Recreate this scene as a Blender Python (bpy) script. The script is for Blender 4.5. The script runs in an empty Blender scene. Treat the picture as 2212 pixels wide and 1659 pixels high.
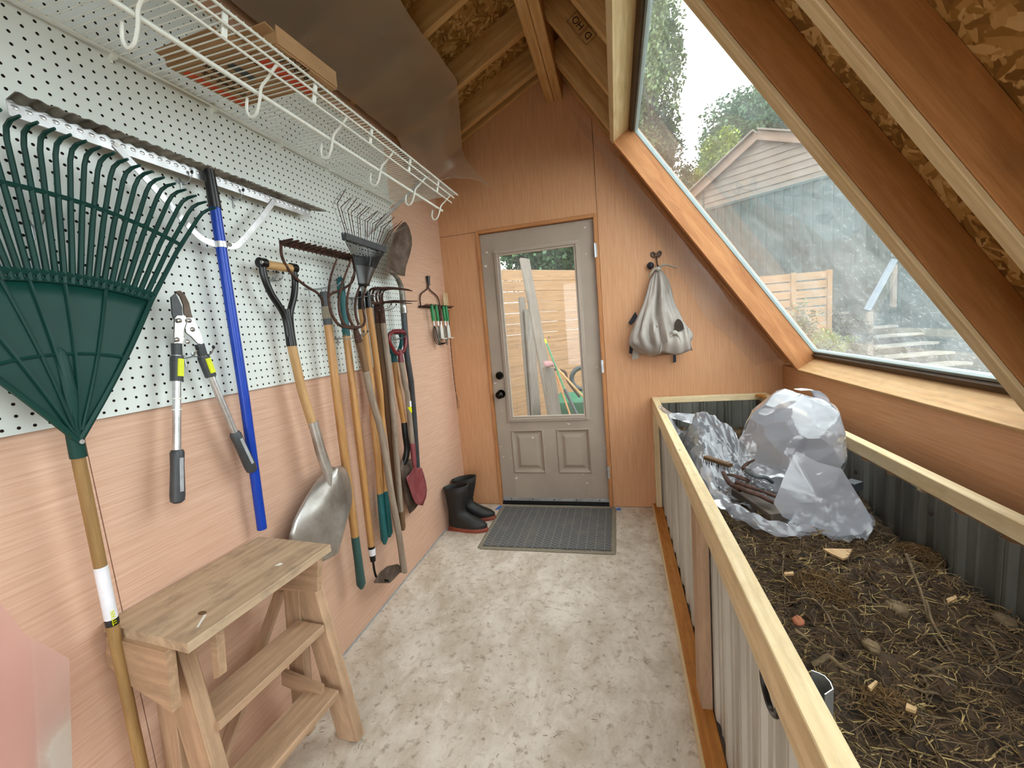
import bpy, math, random
from math import sin, cos, pi, radians, sqrt, atan2
from mathutils import Vector as V, Matrix, noise, Quaternion
random.seed(7)
scene = bpy.context.scene
col = scene.collection

# ------------------------------------------------------------------ camera, world, exposure
cam_d = bpy.data.cameras.new('camera')
cam = bpy.data.objects.new('camera', cam_d); col.objects.link(cam); scene.camera = cam
cam_d.sensor_width = 36.0
cam_d.lens = 904.2 * 36.0 / 2212.0
cam_d.clip_start = 0.02; cam_d.clip_end = 200
yaw, pitch, roll = .2519, -.1277, -.085
fw = V((-sin(yaw) * cos(pitch), cos(yaw) * cos(pitch), sin(pitch)))
rt = V((cos(yaw), sin(yaw), 0)); up_ = rt.cross(fw)
r2 = cos(roll) * rt + sin(roll) * up_; u2 = -sin(roll) * rt + cos(roll) * up_
cam.matrix_world = Matrix(((r2.x, u2.x, -fw.x, 1.236), (r2.y, u2.y, -fw.y, -3.0212), (r2.z, u2.z, -fw.z, 1.3549), (0, 0, 0, 1)))

world = bpy.data.worlds.new('overcast_sky'); scene.world = world; world.use_nodes = True
wb = world.node_tree.nodes['Background']
wb.inputs['Color'].default_value = (0.93, 0.98, 1.0, 1)
wb.inputs['Strength'].default_value = 1.0

vs = scene.view_settings
vs.view_transform = 'Standard'; vs.look = 'None'; vs.gamma = 1.0; vs.use_curve_mapping = False
vs.exposure = 2.52
scene.display_settings.display_device = 'sRGB'
scene.cycles.max_bounces = 10; scene.cycles.transparent_max_bounces = 24
scene.cycles.diffuse_bounces = 6; scene.cycles.glossy_bounces = 4; scene.cycles.transmission_bounces = 6
scene.cycles.use_denoising = True
scene.cycles.caustics_reflective = False; scene.cycles.caustics_refractive = False
scene.cycles.sample_clamp_indirect = 8

# ------------------------------------------------------------------ node materials
def s2l(c):
    return tuple((x / 12.92 if x <= .04045 else ((x + .055) / 1.055) ** 2.4) for x in c) + (1,)
def H(h):
    return s2l(tuple(int(h[i:i + 2], 16) / 255 for i in (0, 2, 4)))

class NT:
    def __init__(s, name):
        s.m = bpy.data.materials.new(name); s.m.use_nodes = True
        s.t = s.m.node_tree; s.n = s.t.nodes; s.b = s.n['Principled BSDF']; s.out = s.n['Material Output']
    def node(s, t, **kw):
        n = s.n.new(t)
        for k, v in kw.items():
            if k.startswith('i_'):
                key = k[2:]; key = int(key) if key.isdigit() else key.replace('_', ' ')
                s.inp(n, key, v)
            else: setattr(n, k, v)
        return n
    def inp(s, n, key, v):
        if isinstance(v, tuple) and len(v) == 2 and hasattr(v[0], 'outputs'): s.t.links.new(v[0].outputs[v[1]], n.inputs[key])
        elif hasattr(v, 'outputs'): s.t.links.new(v.outputs[0], n.inputs[key])
        else: n.inputs[key].default_value = v
    def gc(s, scale=(1, 1, 1), loc=(0, 0, 0), shift=True):
        a = s.node('ShaderNodeAttribute', attribute_name='gc')
        v = (a, 'Vector')
        if shift:
            r = s.node('ShaderNodeObjectInfo')
            m = s.node('ShaderNodeMath', operation='MULTIPLY', i_0=(r, 'Random'), i_1=37.0)
            v = s.node('ShaderNodeVectorMath', operation='ADD', i_0=v, i_1=m)
        return s.node('ShaderNodeMapping', i_Vector=v, i_Scale=scale, i_Location=loc)
    def noise(s, vec, scale=5., detail=3., rough=.5, dist=0.):
        return s.node('ShaderNodeTexNoise', i_Vector=vec, i_Scale=scale, i_Detail=detail, i_Roughness=rough, i_Distortion=dist)
    def ramp(s, fac, stops):
        n = s.node('ShaderNodeValToRGB', i_Fac=fac); e = n.color_ramp.elements
        while len(e) < len(stops): e.new(.5)
        for k, (p, c) in enumerate(stops):
            e[k].position = p; e[k].color = c if len(c) == 4 else c + (1,)
        return n
    def mix(s, fac, a, b, mode='MIX'):
        n = s.node('ShaderNodeMix', data_type='RGBA', blend_type=mode)
        s.inp(n, 0, fac); s.inp(n, 6, a); s.inp(n, 7, b)
        return (n, 2)
    def math(s, op, a, b=0.):
        return s.node('ShaderNodeMath', operation=op, i_0=a, i_1=b)
    def bump(s, h, strength=.2, dist=.01):
        n = s.node('ShaderNodeBump', i_Height=h, i_Strength=strength, i_Distance=dist)
        s.inp(s.b, 'Normal', n); return n
    def fin(s, color, rough=.6, metal=0., spec=None):
        s.inp(s.b, 'Base Color', color); s.inp(s.b, 'Roughness', rough); s.inp(s.b, 'Metallic', metal)
        if spec is not None: s.inp(s.b, 'Specular IOR Level', spec)
        return s.m

W0 = (0, 0, 0, 1); W1 = (1, 1, 1, 1)
def wood(name, c1, c2, dark=None, knots=0., rough=.65, sc=1., dirt=0., knotc='3a1c0c', stain=None):
    t = NT(name); c1, c2 = H(c1), H(c2)
    big = t.noise(t.gc((1.1 * sc, 9 * sc, 9 * sc)), 2.2, 3, .55, 1.6)
    fine = t.noise(t.gc((6 * sc, 120 * sc, 120 * sc)), 2.0, 4, .6)
    f = t.math('ADD', t.math('MULTIPLY', (big, 0), .65), t.math('MULTIPLY', (fine, 0), .35))
    c = (t.ramp(f, [(.34, c1), (.64, c2)]), 0)
    rings = t.node('ShaderNodeTexWave', i_Vector=t.gc((.45 * sc, 9 * sc, 9 * sc)), i_Scale=1.3, i_Distortion=5.0, i_Detail=2.0, wave_type='BANDS', bands_direction='Y')
    c = t.mix(t.math('MULTIPLY', (rings, 1), .22), c, tuple(x * .62 for x in c1[:3]) + (1,))
    if knots:
        vo = t.node('ShaderNodeTexVoronoi', i_Vector=t.gc((2.6 * sc, 8 * sc, 3 * sc)), i_Scale=1.0)
        k = t.ramp((vo, 0), [(.0, W1), (.045 * knots, (.9,) * 3), (.10 * knots, (.18,) * 3), (.2 * knots, W0)])
        c = t.mix(t.math('MULTIPLY', (k, 0), .9), c, H(knotc))
    if dirt:
        d = t.noise(t.gc((5, 9, 9)), 3.0, 5, .65)
        c = t.mix(t.math('MULTIPLY', (t.ramp((d, 0), [(.5, W0), (.68, W1)]), 0), dirt), c, H(stain or '6a5a48'))
    t.bump((fine, 0), .25, .002)
    return t.fin(c, rough)

def lauan(name, c0, c1, c2, ct):
    t = NT(name)
    a = t.noise(t.gc((1.5, 45, 45), shift=False), 3.0, 5, .65, .4)
    b = t.noise(t.gc((3, 260, 260), shift=False), 2.0, 3, .6)
    l = t.noise(t.gc((.8, 1.4, 1.4), shift=False), 1.5, 2)
    f = t.math('ADD', t.math('MULTIPLY', (a, 0), .72), t.math('MULTIPLY', (b, 0), .28))
    c = (t.ramp(f, [(.30, H(c0)), (.5, H(c1)), (.70, H(c2))]), 0)
    c = t.mix(t.math('MULTIPLY', (l, 0), .25), c, H(ct))
    t.bump((a, 0), .12, .002)
    return t.fin(c, .55)

def osb(name):
    t = NT(name); g = t.gc((1, 1, 1), shift=False)
    layers = []
    for k, (rot, off) in enumerate(((0.3, 0), (1.25, 5.3), (2.3, 9.1))):
        m = t.node('ShaderNodeMapping', i_Vector=g, i_Rotation=(0, 0, rot), i_Location=(off, off, 0))
        d = t.noise(m, 9, 2); w = t.node('ShaderNodeVectorMath', operation='MULTIPLY_ADD', i_0=(d, 1), i_1=(.03, .03, .03), i_2=m)
        m2 = t.node('ShaderNodeMapping', i_Vector=w, i_Scale=(16, 58, 20))
        vo = t.node('ShaderNodeTexVoronoi', i_Vector=m2, i_Scale=1.0)
        sp = t.node('ShaderNodeSeparateColor', i_Color=(vo, 1))
        layers.append(((t.ramp((sp, 0), [(0, H('74501f')), (.35, H('966d32')), (.7, H('b38a4e')), (1, H('cfab72'))]), 0), sp))
    n1 = t.noise(g, 22, 2); n2 = t.noise(t.node('ShaderNodeMapping', i_Vector=g, i_Location=(3, 8, 1)), 18, 2)
    c = t.mix(t.ramp((n1, 0), [(.49, W0), (.51, W1)]), layers[0][0], layers[1][0])
    c = t.mix(t.ramp((n2, 0), [(.52, W0), (.54, W1)]), c, layers[2][0])
    t.bump((layers[0][1], 0), .3, .004)
    return t.fin(c, .75)

def plain(name, c, rough=.5, metal=0., var=.15, c2=None, sc=30., bump=.05, spec=None, stretch=(1, 1, 1)):
    t = NT(name); c = H(c)
    n = t.noise(t.gc(stretch), sc, 4, .6)
    d = H(c2) if c2 else tuple(x * (1 - var * 2) for x in c[:3]) + (1,)
    cc = (t.ramp((n, 0), [(.32, d), (.62, c)]), 0)
    if bump: t.bump((n, 0), bump, .003)
    return t.fin(cc, rough, metal, spec)

def film(name, c, transp, rough=.25, trans=.5, wr=0.):
    t = NT(name); c = H(c)
    tr = t.node('ShaderNodeBsdfTransparent', i_Color=(1, 1, 1, 1))
    di = t.node('ShaderNodeBsdfDiffuse', i_Color=c); tl = t.node('ShaderNodeBsdfTranslucent', i_Color=c)
    gl = t.node('ShaderNodeBsdfGlossy', i_Color=(1, 1, 1, 1), i_Roughness=rough)
    n = t.noise(t.gc((1, 1, 1)), 9, 3); bp = t.node('ShaderNodeBump', i_Height=(n, 0), i_Strength=wr, i_Distance=.02)
    for q in (di, gl): t.inp(q, 'Normal', bp)
    m1 = t.node('ShaderNodeMixShader', i_0=trans, i_1=di, i_2=tl)
    m2 = t.node('ShaderNodeMixShader', i_0=transp, i_1=m1, i_2=tr)
    fr = t.node('ShaderNodeFresnel', i_IOR=1.5); f2 = t.math('MULTIPLY', fr, 1.4)
    m3 = t.node('ShaderNodeMixShader', i_0=f2, i_1=m2, i_2=gl)
    t.t.links.new(m3.outputs[0], t.out.inputs[0]); return t.m

def glass(name, dirt=.1, tint=(1, 1, 1, 1), streak=True):
    t = NT(name)
    tr = t.node('ShaderNodeBsdfTransparent', i_Color=tint)
    di = t.node('ShaderNodeBsdfDiffuse', i_Color=(.75, .8, .8, 1)); tl = t.node('ShaderNodeBsdfTranslucent', i_Color=(.75, .8, .8, 1))
    hz = t.node('ShaderNodeMixShader', i_0=.5, i_1=di, i_2=tl)
    g = t.gc((1, 1, 1), shift=False)
    a = t.noise(g, 5, 5, .65, .8); b = t.noise(t.gc((40, 6, 1), shift=False), 1.2, 5, .7, 2.5); sp = t.noise(g, 60, 4, .7)
    low = t.node('ShaderNodeSeparateXYZ', i_0=t.gc((1, 1, 1), shift=False))
    grad = t.ramp((low, 0), [(.0, W1), (.5, (.7,) * 3), (1.0, (.35,) * 3)]) if streak else None
    f = t.math('MULTIPLY', t.ramp((a, 0), [(.3, (.25,) * 3), (.75, W1)]), dirt)
    f = t.math('ADD', f, t.math('MULTIPLY', t.ramp((b, 0), [(.55, W0), (.66, W1)]), dirt * .35))
    f = t.math('ADD', f, t.math('MULTIPLY', t.ramp((sp, 0), [(.55, W0), (.72, W1)]), dirt * .8))
    if grad: f = t.math('MULTIPLY', f, (grad, 0))
    m = t.node('ShaderNodeMixShader', i_0=f, i_1=tr, i_2=hz)
    gl = t.node('ShaderNodeBsdfGlossy', i_Color=(1, 1, 1, 1), i_Roughness=.02)
    fr = t.node('ShaderNodeFresnel', i_IOR=1.45)
    m3 = t.node('ShaderNodeMixShader', i_0=fr, i_1=m, i_2=gl)
    t.t.links.new(m3.outputs[0], t.out.inputs[0]); return t.m

MT = {}
MT['lauan'] = lauan('lauan_plywood', 'bd9478', 'd0aa92', 'debea9', 'cf9c82')
MT['lauan_shaded'] = lauan('shaded_lauan_plywood', 'b68158', 'c7946b', 'd3a67f', 'c08558')  # same plywood as lauan, with shade and warm bounce light put into the colour
MT['osb'] = osb('oriented_strand_board')
MT['spruce'] = wood('spruce_lumber', 'b98a50', 'd8b27c', knots=.8)
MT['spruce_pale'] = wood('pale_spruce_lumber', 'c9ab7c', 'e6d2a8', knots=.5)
MT['jambwood'] = wood('orange_pine', 'a66a3c', 'c58b58', knots=.6)
MT['rafter'] = wood('rafter_pine', 'a06a34', 'bf8850', knots=.9)
MT['sillwood'] = wood('sill_plywood', 'c79a68', 'd9b485', knots=.4, dirt=.15)
MT['bedwood'] = wood('bed_rail_wood', 'd6bb8c', 'ead6ae', knots=.35, dirt=.18, stain='8a7355')
MT['bedbase'] = wood('orange_base_lumber', 'b5702a', 'd08f42', knots=.8, dirt=.25, stain='5a3214')
MT['stool'] = wood('weathered_stool_wood', 'a18265', 'c3a182', knots=.5, dirt=.25, stain='7a6a58')
MT['stool_top'] = wood('stool_top_wood', 'ab9074', 'c8b092', knots=.9, dirt=.55, stain='807060', sc=.8)
MT['handle'] = wood('ash_handle', 'a9814f', 'caa472', sc=1.5)
MT['handle_amber'] = wood('varnished_amber_handle', 'a97844', 'c9995f', rough=.35, sc=1.5)
MT['handle_dark'] = wood('old_brown_handle', '5a4028', '7a5a3a', sc=1.5, dirt=.2)
MT['handle_grey'] = wood('weathered_grey_handle', '7d6c5c', 'a39382', sc=1.5, dirt=.25)
MT['handle_rake'] = wood('rake_handle_wood', '86643a', 'a5824e', sc=1.5)
MT['fence'] = wood('cedar_fence', '8a6544', 'a5805c', knots=.5, dirt=.2)
MT['greyboard'] = wood('grey_weathered_board', '5c5249', '786c62', knots=.3, dirt=.2)
MT['panelwood'] = wood('fence_panel_wood', '82603c', '9c7a52', dirt=.2)
MT['shingle'] = wood('shed_shingle', '5a5048', '74685c', dirt=.3)
MT['fascia'] = wood('shed_fascia', '6a5446', '806858')
MT['rust'] = plain('rusty_steel', '5a3c30', .75, .35, c2='2e1e18', sc=60)
MT['rustflat'] = plain('rusty_worn_blade', '6f6055', .6, .45, c2='4a3a30', sc=14)
MT['steel'] = plain('bright_steel', 'c9c9c8', .28, 1., c2='8f8880', sc=12)
MT['scoop'] = plain('aluminium_scoop', 'cfcdc9', .34, .8, c2='9c958c', sc=7)
MT['zinc'] = plain('zinc_plated_wire', 'b9bec2', .35, .9)
MT['alu'] = plain('brushed_aluminium', 'd5d6d8', .35, .85, c2='b5b5b5', sc=20)
MT['alu_dirty'] = plain('grimy_aluminium', '8f8b82', .5, .7, c2='58524a', sc=18)
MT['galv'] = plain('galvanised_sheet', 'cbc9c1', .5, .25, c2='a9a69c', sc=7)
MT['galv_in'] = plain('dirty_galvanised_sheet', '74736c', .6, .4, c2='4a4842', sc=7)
MT['black'] = plain('black_plastic', '17181a', .3)
MT['black_metal'] = plain('black_painted_metal', '121213', .28, .2)
MT['grey_plastic'] = plain('dark_grey_plastic', '3e4246', .45)
MT['lightgrey'] = plain('light_grey_rubber', 'a8adb0', .5)
MT['green_plastic'] = plain('dark_green_plastic', '083a33', .5, var=.1, sc=8, spec=.3)
MT['blue_metal'] = plain('blue_painted_tube', '0b3fae', .3, .1, var=.06)
MT['teal'] = plain('teal_vinyl_grip', '0c5a5c', .45, var=.08)
MT['greygreen'] = plain('grey_green_grip', '2f5450', .5, var=.08)
MT['red'] = plain('dark_red_plastic', '6e1a20', .3, var=.08)
MT['redpaint'] = plain('worn_red_paint', '8e4a4e', .5, .1, c2='7a3034', sc=18)
MT['green'] = plain('green_grip', '138045', .4, var=.08)
MT['white'] = plain('white_coated_wire', 'e9ece6', .35, var=.03)
MT['whitepaper'] = plain('white_paper_label', 'e6e6ee', .5, var=.04)
MT['yellow'] = plain('yellow_plastic', 'd9e000', .35, var=.05)
MT['rubber'] = plain('black_boot_rubber', '1c1a18', .55, c2='131211', sc=8)
MT['redrubber'] = plain('rust_red_sole_rubber', '8f4430', .6)
MT['card'] = plain('brown_cardboard', 'b08a62', .8, c2='a07c56', sc=6)
MT['orange'] = plain('orange_print', 'd2491c', .7, var=.05)
MT['ink'] = plain('dark_print_ink', '33261c', .8)
MT['taupe'] = plain('taupe_door_paint', 'a09284', .45, var=.05, sc=4, bump=.02)
MT['taupe_l'] = plain('taupe_frame_paint', 'ac9e91', .4, var=.05, sc=4, bump=.02)
MT['bronze'] = plain('dark_bronze_knob', '241d19', .25, .8)
MT['cloth'] = plain('grey_nylon_cloth', 'a39a92', .45, c2='8d8680', sc=5, bump=.1)
MT['cloth_lt'] = plain('pale_grey_cloth', 'a8a296', .55, var=.08)
MT['navy'] = plain('dark_navy_webbing', '20222e', .7)
MT['peg'] = plain('white_pegboard', 'dfe6e2', .4, var=.03, sc=3, bump=.02)
MT['pegback'] = plain('dark_board_back', '3a2a24', .8)
MT['mat_border'] = plain('tan_mat_border', '8f8675', .9, c2='7a7262', sc=80)
MT['bluetape'] = plain('blue_tape', '2f7ad0', .5, var=.05)
MT['shed'] = plain('teal_grey_siding', '2c4242', .75, c2='2c3634', sc=4)
MT['soilbase'] = plain('dark_compost', '4a3826', .95, c2='1e160e', sc=30, bump=.5)
MT['straw'] = plain('dry_straw', 'b39a64', .8, c2='7c6238', sc=20)
MT['strawd'] = plain('dark_straw', '664c2e', .85, c2='3a2a1a', sc=20)
MT['twig'] = plain('grey_brown_twig', '7a6648', .85, c2='4e3e2c', sc=30)
MT['chip'] = wood('wood_chip', 'b08a5c', 'd0ad7c')
MT['leaf1'] = plain('green_leaves', '6c7c4c', .6, c2='4c5e38', sc=3, bump=0)
MT['leaf2'] = plain('mid_green_leaves', '4f6e4a', .6, c2='345038', sc=3, bump=0)
MT['leaf3'] = plain('yellow_green_leaves', '8a9a3c', .6, c2='6a7c30', sc=3, bump=0)
MT['leafd'] = plain('dark_green_leaves', '2c4228', .6, c2='1a2c1a', sc=3, bump=0)
MT['bark'] = plain('grey_bark', '4a4038', .9, c2='2e2823', sc=12)
MT['ground'] = plain('bare_earth_and_grass', '5a563c', .95, c2='4a5030', sc=2)
MT['stair'] = plain('pale_weathered_tread', '8f8c82', .8, c2='6c6a62', sc=5)
MT['stair_d'] = plain('dark_riser', '45433e', .85)
MT['railcap'] = plain('pale_blue_rail_cap', '55636f', .5, var=.04)
MT['frame_dark'] = wood('dark_brown_sash', '3a2818', '54391f')
MT['vinyl'] = plain('pale_vinyl_bead', '93a0a0', .4, var=.04)
MT['film'] = film('vapour_barrier_film', 'c9b29c', .58, .35, .4, .1)
MT['film_clear'] = film('clear_film', 'b8aca0', .93, .3, .4, .1)
MT['film_pink'] = film('pinkish_plastic_film', 'd29c98', .50, .5, .3, .0)
MT['bag'] = film('milky_plastic_bag', 'e2e6f2', .54, .12, .5, .12)
MT['skyglass'] = glass('dusty_skylight_glass', .42, (.93, .97, .95, 1))
MT['doorglass'] = glass('door_glass', .10, (.93, .96, .92, 1), False)

def floor_mat():
    t = NT('stained_painted_plywood_floor'); g = t.gc((1, 1, 1), shift=False)
    a = t.noise(t.gc((1.3, 1, 1), shift=False), 3.2, 8, .7); b = t.noise(g, 26, 5, .7); c_ = t.noise(t.gc((1.6, 1, 1), shift=False), 5, 10, .75, .6)
    c = (t.ramp((a, 0), [(.35, H('c6bbab')), (.6, H('dfd6c9'))]), 0)
    c = t.mix(t.math('MULTIPLY', t.ramp((c_, 0), [(.44, W0), (.62, W1)]), .48), c, H('a08c70'))
    c = t.mix(t.math('MULTIPLY', t.ramp((b, 0), [(.54, W0), (.66, W1)]), .55), c, H('7a654a'))
    v = t.node('ShaderNodeTexVoronoi', i_Vector=g, i_Scale=11.0)
    c = t.mix(t.math('MULTIPLY', t.ramp((v, 0), [(.0, W1), (.05, W1), (.09, W0)]), .5), c, H('6a4a34'))
    t.bump((b, 0), .12, .003)
    return t.fin(c, .6)
MT['floor'] = floor_mat()

def scuffed_paint():
    t = NT('scuffed_taupe_door_paint'); g = t.gc((1, 1, 1))
    n = t.noise(g, 4, 3); c = (t.ramp((n, 0), [(.3, H('9a8c80')), (.7, H('a69889'))]), 0)
    v = t.node('ShaderNodeTexVoronoi', i_Vector=t.node('ShaderNodeVectorMath', operation='MULTIPLY_ADD', i_0=(t.noise(g, 30, 3), 1), i_1=(.05, .05, .05), i_2=g), i_Scale=16.0)
    m = t.noise(g, 3.1, 2)
    k = t.math('MULTIPLY', t.ramp((v, 0), [(.0, W1), (.09, W1), (.13, W0)]), t.ramp((m, 0), [(.5, W0), (.56, W1)]))
    c = t.mix(k, c, H('d8d2c8')); return t.fin(c, .45)
MT['taupe'] = scuffed_paint()

def mat_mat():
    t = NT('herringbone_grey_carpet'); sp = t.node('ShaderNodeSeparateXYZ', i_0=t.gc((1, 1, 1), shift=False))
    px = t.node('ShaderNodeMath', operation='PINGPONG', i_0=(sp, 0), i_1=.055)
    yy = t.math('ADD', (sp, 1), t.math('MULTIPLY', px, .75))
    row = t.math('FRACT', t.math('DIVIDE', yy, .03), 0)
    l1 = t.math('LESS_THAN', row, .13)
    xx = t.math('FRACT', t.math('DIVIDE', (sp, 0), .055), 0); l2 = t.math('LESS_THAN', xx, .05)
    l = t.math('MAXIMUM', l1, l2)
    n = t.noise(t.gc((1, 1, 1), shift=False), 9, 5, .6)
    c = t.mix(l, H('5a5c5e'), H('8d8b82')); c = t.mix(t.math('MULTIPLY', t.ramp((n, 0), [(.5, W0), (.75, W1)]), .4), c, H('857c6c'))
    return t.fin(c, .95)
MT['mat'] = mat_mat()

# ------------------------------------------------------------------ mesh builder
def basis(d, upv=(0, 0, 1)):
    d = V(d).normalized(); u = V(upv)
    if abs(d.dot(u.normalized())) > .995: u = V((0, 1, 0)) if abs(d.y) < .9 else V((1, 0, 0))
    s = d.cross(u).normalized(); u = s.cross(d).normalized()
    return d, s, u

class B:
    def __init__(s): s.v = []; s.f = []; s.g = []
    def add(s, vs_, fs, gs=None):
        o = len(s.v); s.v += [tuple(p) for p in vs_]; s.f += [tuple(i + o for i in f) for f in fs]
        s.g += [tuple(q) for q in (gs if gs else vs_)]; return s
    def beam(s, p0, p1, w, h, up=(0, 0, 1), c=.002, go=None):
        p0 = V(p0); p1 = V(p1); d, sd, u = basis(p1 - p0, up); L = (p1 - p0).length
        go = go or (random.random() * 9, random.random() * 9, 0)
        c = min(c, w * .2, h * .2)
        pr = [(-w/2 + c, -h/2), (w/2 - c, -h/2), (w/2, -h/2 + c), (w/2, h/2 - c), (w/2 - c, h/2), (-w/2 + c, h/2), (-w/2, h/2 - c), (-w/2, -h/2 + c)]
        vs_, gs = [], []
        for t, P0 in ((0, p0), (L, p1)):
            for a, b in pr:
                vs_.append(P0 + sd * a + u * b); gs.append((go[0] + t, go[1] + a + b * .37, go[2] + b))
        fs = [(k, (k + 1) % 8, 8 + (k + 1) % 8, 8 + k) for k in range(8)] + [tuple(range(7, -1, -1)), tuple(range(8, 16))]
        return s.add(vs_, fs, gs)
    def box(s, x0, x1, y0, y1, z0, z1, ax='x', c=.0):
        ctr = V(((x0 + x1) / 2, (y0 + y1) / 2, (z0 + z1) / 2))
        if ax == 'x': return s.beam((x0, ctr.y, ctr.z), (x1, ctr.y, ctr.z), abs(y1 - y0), abs(z1 - z0), c=c)
        if ax == 'y': return s.beam((ctr.x, y0, ctr.z), (ctr.x, y1, ctr.z), abs(x1 - x0), abs(z1 - z0), c=c)
        return s.beam((ctr.x, ctr.y, z0), (ctr.x, ctr.y, z1), abs(x1 - x0), abs(y1 - y0), up=(0, 1, 0), c=c)
    def tube(s, pts, r, n=8, cap=True, flat=1., up=(0, 0, 1), closed=False):
        pts = [V(p) for p in pts]; m = len(pts); rs = list(r) if isinstance(r, (list, tuple)) else [r] * m
        if len(rs) != m:
            q_ = rs; rs = []
            for i in range(m):
                k = i / (m - 1) * (len(q_) - 1); j = min(int(k), len(q_) - 2); rs.append(q_[j] + (q_[j + 1] - q_[j]) * (k - j))
        base = len(s.v); d, sd, u = basis(pts[1] - pts[0], up); L = 0; go = random.random() * 5
        for i, p in enumerate(pts):
            if closed: t = (pts[(i + 1) % m] - pts[i - 1])
            elif i == 0: t = pts[1] - pts[0]
            elif i == m - 1: t = pts[-1] - pts[-2]
            else: t = (pts[i + 1] - pts[i]).normalized() + (pts[i] - pts[i - 1]).normalized()
            t = t.normalized() if t.length > 1e-9 else d
            q = d.rotation_difference(t); sd = q @ sd; u = q @ u; d = t
            if i: L += (pts[i] - pts[i - 1]).length
            for k in range(n):
                a = 2 * pi * k / n
                s.v.append(tuple(p + sd * cos(a) * rs[i] + u * sin(a) * rs[i] * flat))
                s.g.append((go + L, cos(a) * rs[i], sin(a) * rs[i]))
        for i in range(m - 1 + (1 if closed else 0)):
            for k in range(n):
                a = base + i * n; b = base + ((i + 1) % m) * n
                s.f.append((a + k, a + (k + 1) % n, b + (k + 1) % n, b + k))
        if cap and not closed:
            s.f.append(tuple(base + k for k in range(n - 1, -1, -1))); s.f.append(tuple(base + (m - 1) * n + k for k in range(n)))
        return s
    def rod(s, a, b, r, n=6): return s.tube([a, b], r, n)
    def sweep(s, rings, capa=True, capb=True):
        base = len(s.v); n = len(rings[0])
        for i, R_ in enumerate(rings):
            for k, p in enumerate(R_): s.v.append(tuple(p)); s.g.append(tuple(p))
        for i in range(len(rings) - 1):
            for k in range(n):
                a = base + i * n; b = a + n
                s.f.append((a + k, a + (k + 1) % n, b + (k + 1) % n, b + k))
        if capa: s.f.append(tuple(base + k for k in range(n - 1, -1, -1)))
        if capb: s.f.append(tuple(base + (len(rings) - 1) * n + k for k in range(n)))
        return s
    def grid(s, fn, nu, nv, g=None):
        base = len(s.v)
        for i in range(nu + 1):
            for j in range(nv + 1):
                p = fn(i / nu, j / nv); s.v.append(tuple(p)); s.g.append(tuple(g(i / nu, j / nv) if g else p))
        for i in range(nu):
            for j in range(nv):
                a = base + i * (nv + 1) + j; s.f.append((a, a + nv + 1, a + nv + 2, a + 1))
        return s
    def prism(s, poly, ext, gfn=None):
        n = len(poly); poly = [V(p) for p in poly]; e = V(ext); base = len(s.v)
        for p in poly + [q + e for q in poly]: s.v.append(tuple(p)); s.g.append(tuple(gfn(p)) if gfn else tuple(p))
        s.f.append(tuple(base + k for k in range(n - 1, -1, -1))); s.f.append(tuple(base + n + k for k in range(n)))
        for k in range(n): s.f.append((base + k, base + (k + 1) % n, base + n + (k + 1) % n, base + n + k))
        return s
    def ell(s, c, r, nu=12, nv=8, mod=None):
        def fn(u, v):
            a = 2 * pi * u; b = pi * v - pi / 2; k = mod(u, v) if mod else 1
            return V(c) + V((cos(a) * cos(b) * r[0], sin(a) * cos(b) * r[1], sin(b) * r[2])) * k
        return s.grid(fn, nu, nv)
    def obj(s, name, mat, parent=None, smooth=True, solid=0, angle=40):
        me = bpy.data.meshes.new(name); me.from_pydata(s.v, [], s.f)
        at = me.attributes.new('gc', 'FLOAT_VECTOR', 'POINT'); at.data.foreach_set('vector', [c for q in s.g for c in q])
        me.materials.append(MT[mat] if isinstance(mat, str) else mat)
        me.validate(); me.update()
        if smooth: me.shade_smooth(); me.set_sharp_from_angle(angle=radians(angle))
        o = bpy.data.objects.new(name, me); col.objects.link(o)
        if solid:
            md = o.modifiers.new('thickness', 'SOLIDIFY'); md.thickness = solid; md.offset = 0
        if parent:
            o.parent = parent; o.matrix_parent_inverse = parent.matrix_basis.inverted()
        return o

def tag(o, label=None, cat=None, group=None, kind=None):
    if label: o['label'] = label
    if cat: o['category'] = cat
    if group: o['group'] = group
    if kind: o['kind'] = kind
    return o
def thing(name, loc, label, cat, group=None):
    o = bpy.data.objects.new(name, None); o.location = loc; o.empty_display_size = .05; col.objects.link(o)
    return tag(o, label, cat, group)
def lab(o, l): o['label'] = l; return o
def dup(root, off, label=None, group=None):
    r = root.copy(); col.objects.link(r); r.location = root.location + V(off)
    if label: r['label'] = label
    if group: r['group'] = group
    for ch in list(root.children):
        c = ch.copy(); col.objects.link(c); c.parent = r
        for g in ch.children:
            d = g.copy(); col.objects.link(d); d.parent = c
    return r
def struct(b, name, mat, label=None, **kw):
    o = b.obj(name, mat, smooth=kw.pop('smooth', False), **kw); o['kind'] = 'structure'
    if label: o['label'] = label
    return o
def arc(c, r, a0, a1, n, e1, e2):
    c = V(c); e1 = V(e1); e2 = V(e2)
    return [c + e1 * cos(a0 + (a1 - a0) * k / n) * r + e2 * sin(a0 + (a1 - a0) * k / n) * r for k in range(n + 1)]
def smoothpts(p, k=4):
    p = [V(q) for q in p]; out = []
    for i in range(len(p) - 1):
        a, b, c, d = p[max(i - 1, 0)], p[i], p[i + 1], p[min(i + 2, len(p) - 1)]
        for j in range(k):
            t = j / k
            out.append(.5 * ((2 * b) + (c - a) * t + (2 * a - 5 * b + 4 * c - d) * t * t + (3 * b - a - 3 * c + d) * t ** 3))
    out.append(p[-1]); return out
def lerp(a, b, t): return a + (b - a) * t
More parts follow.
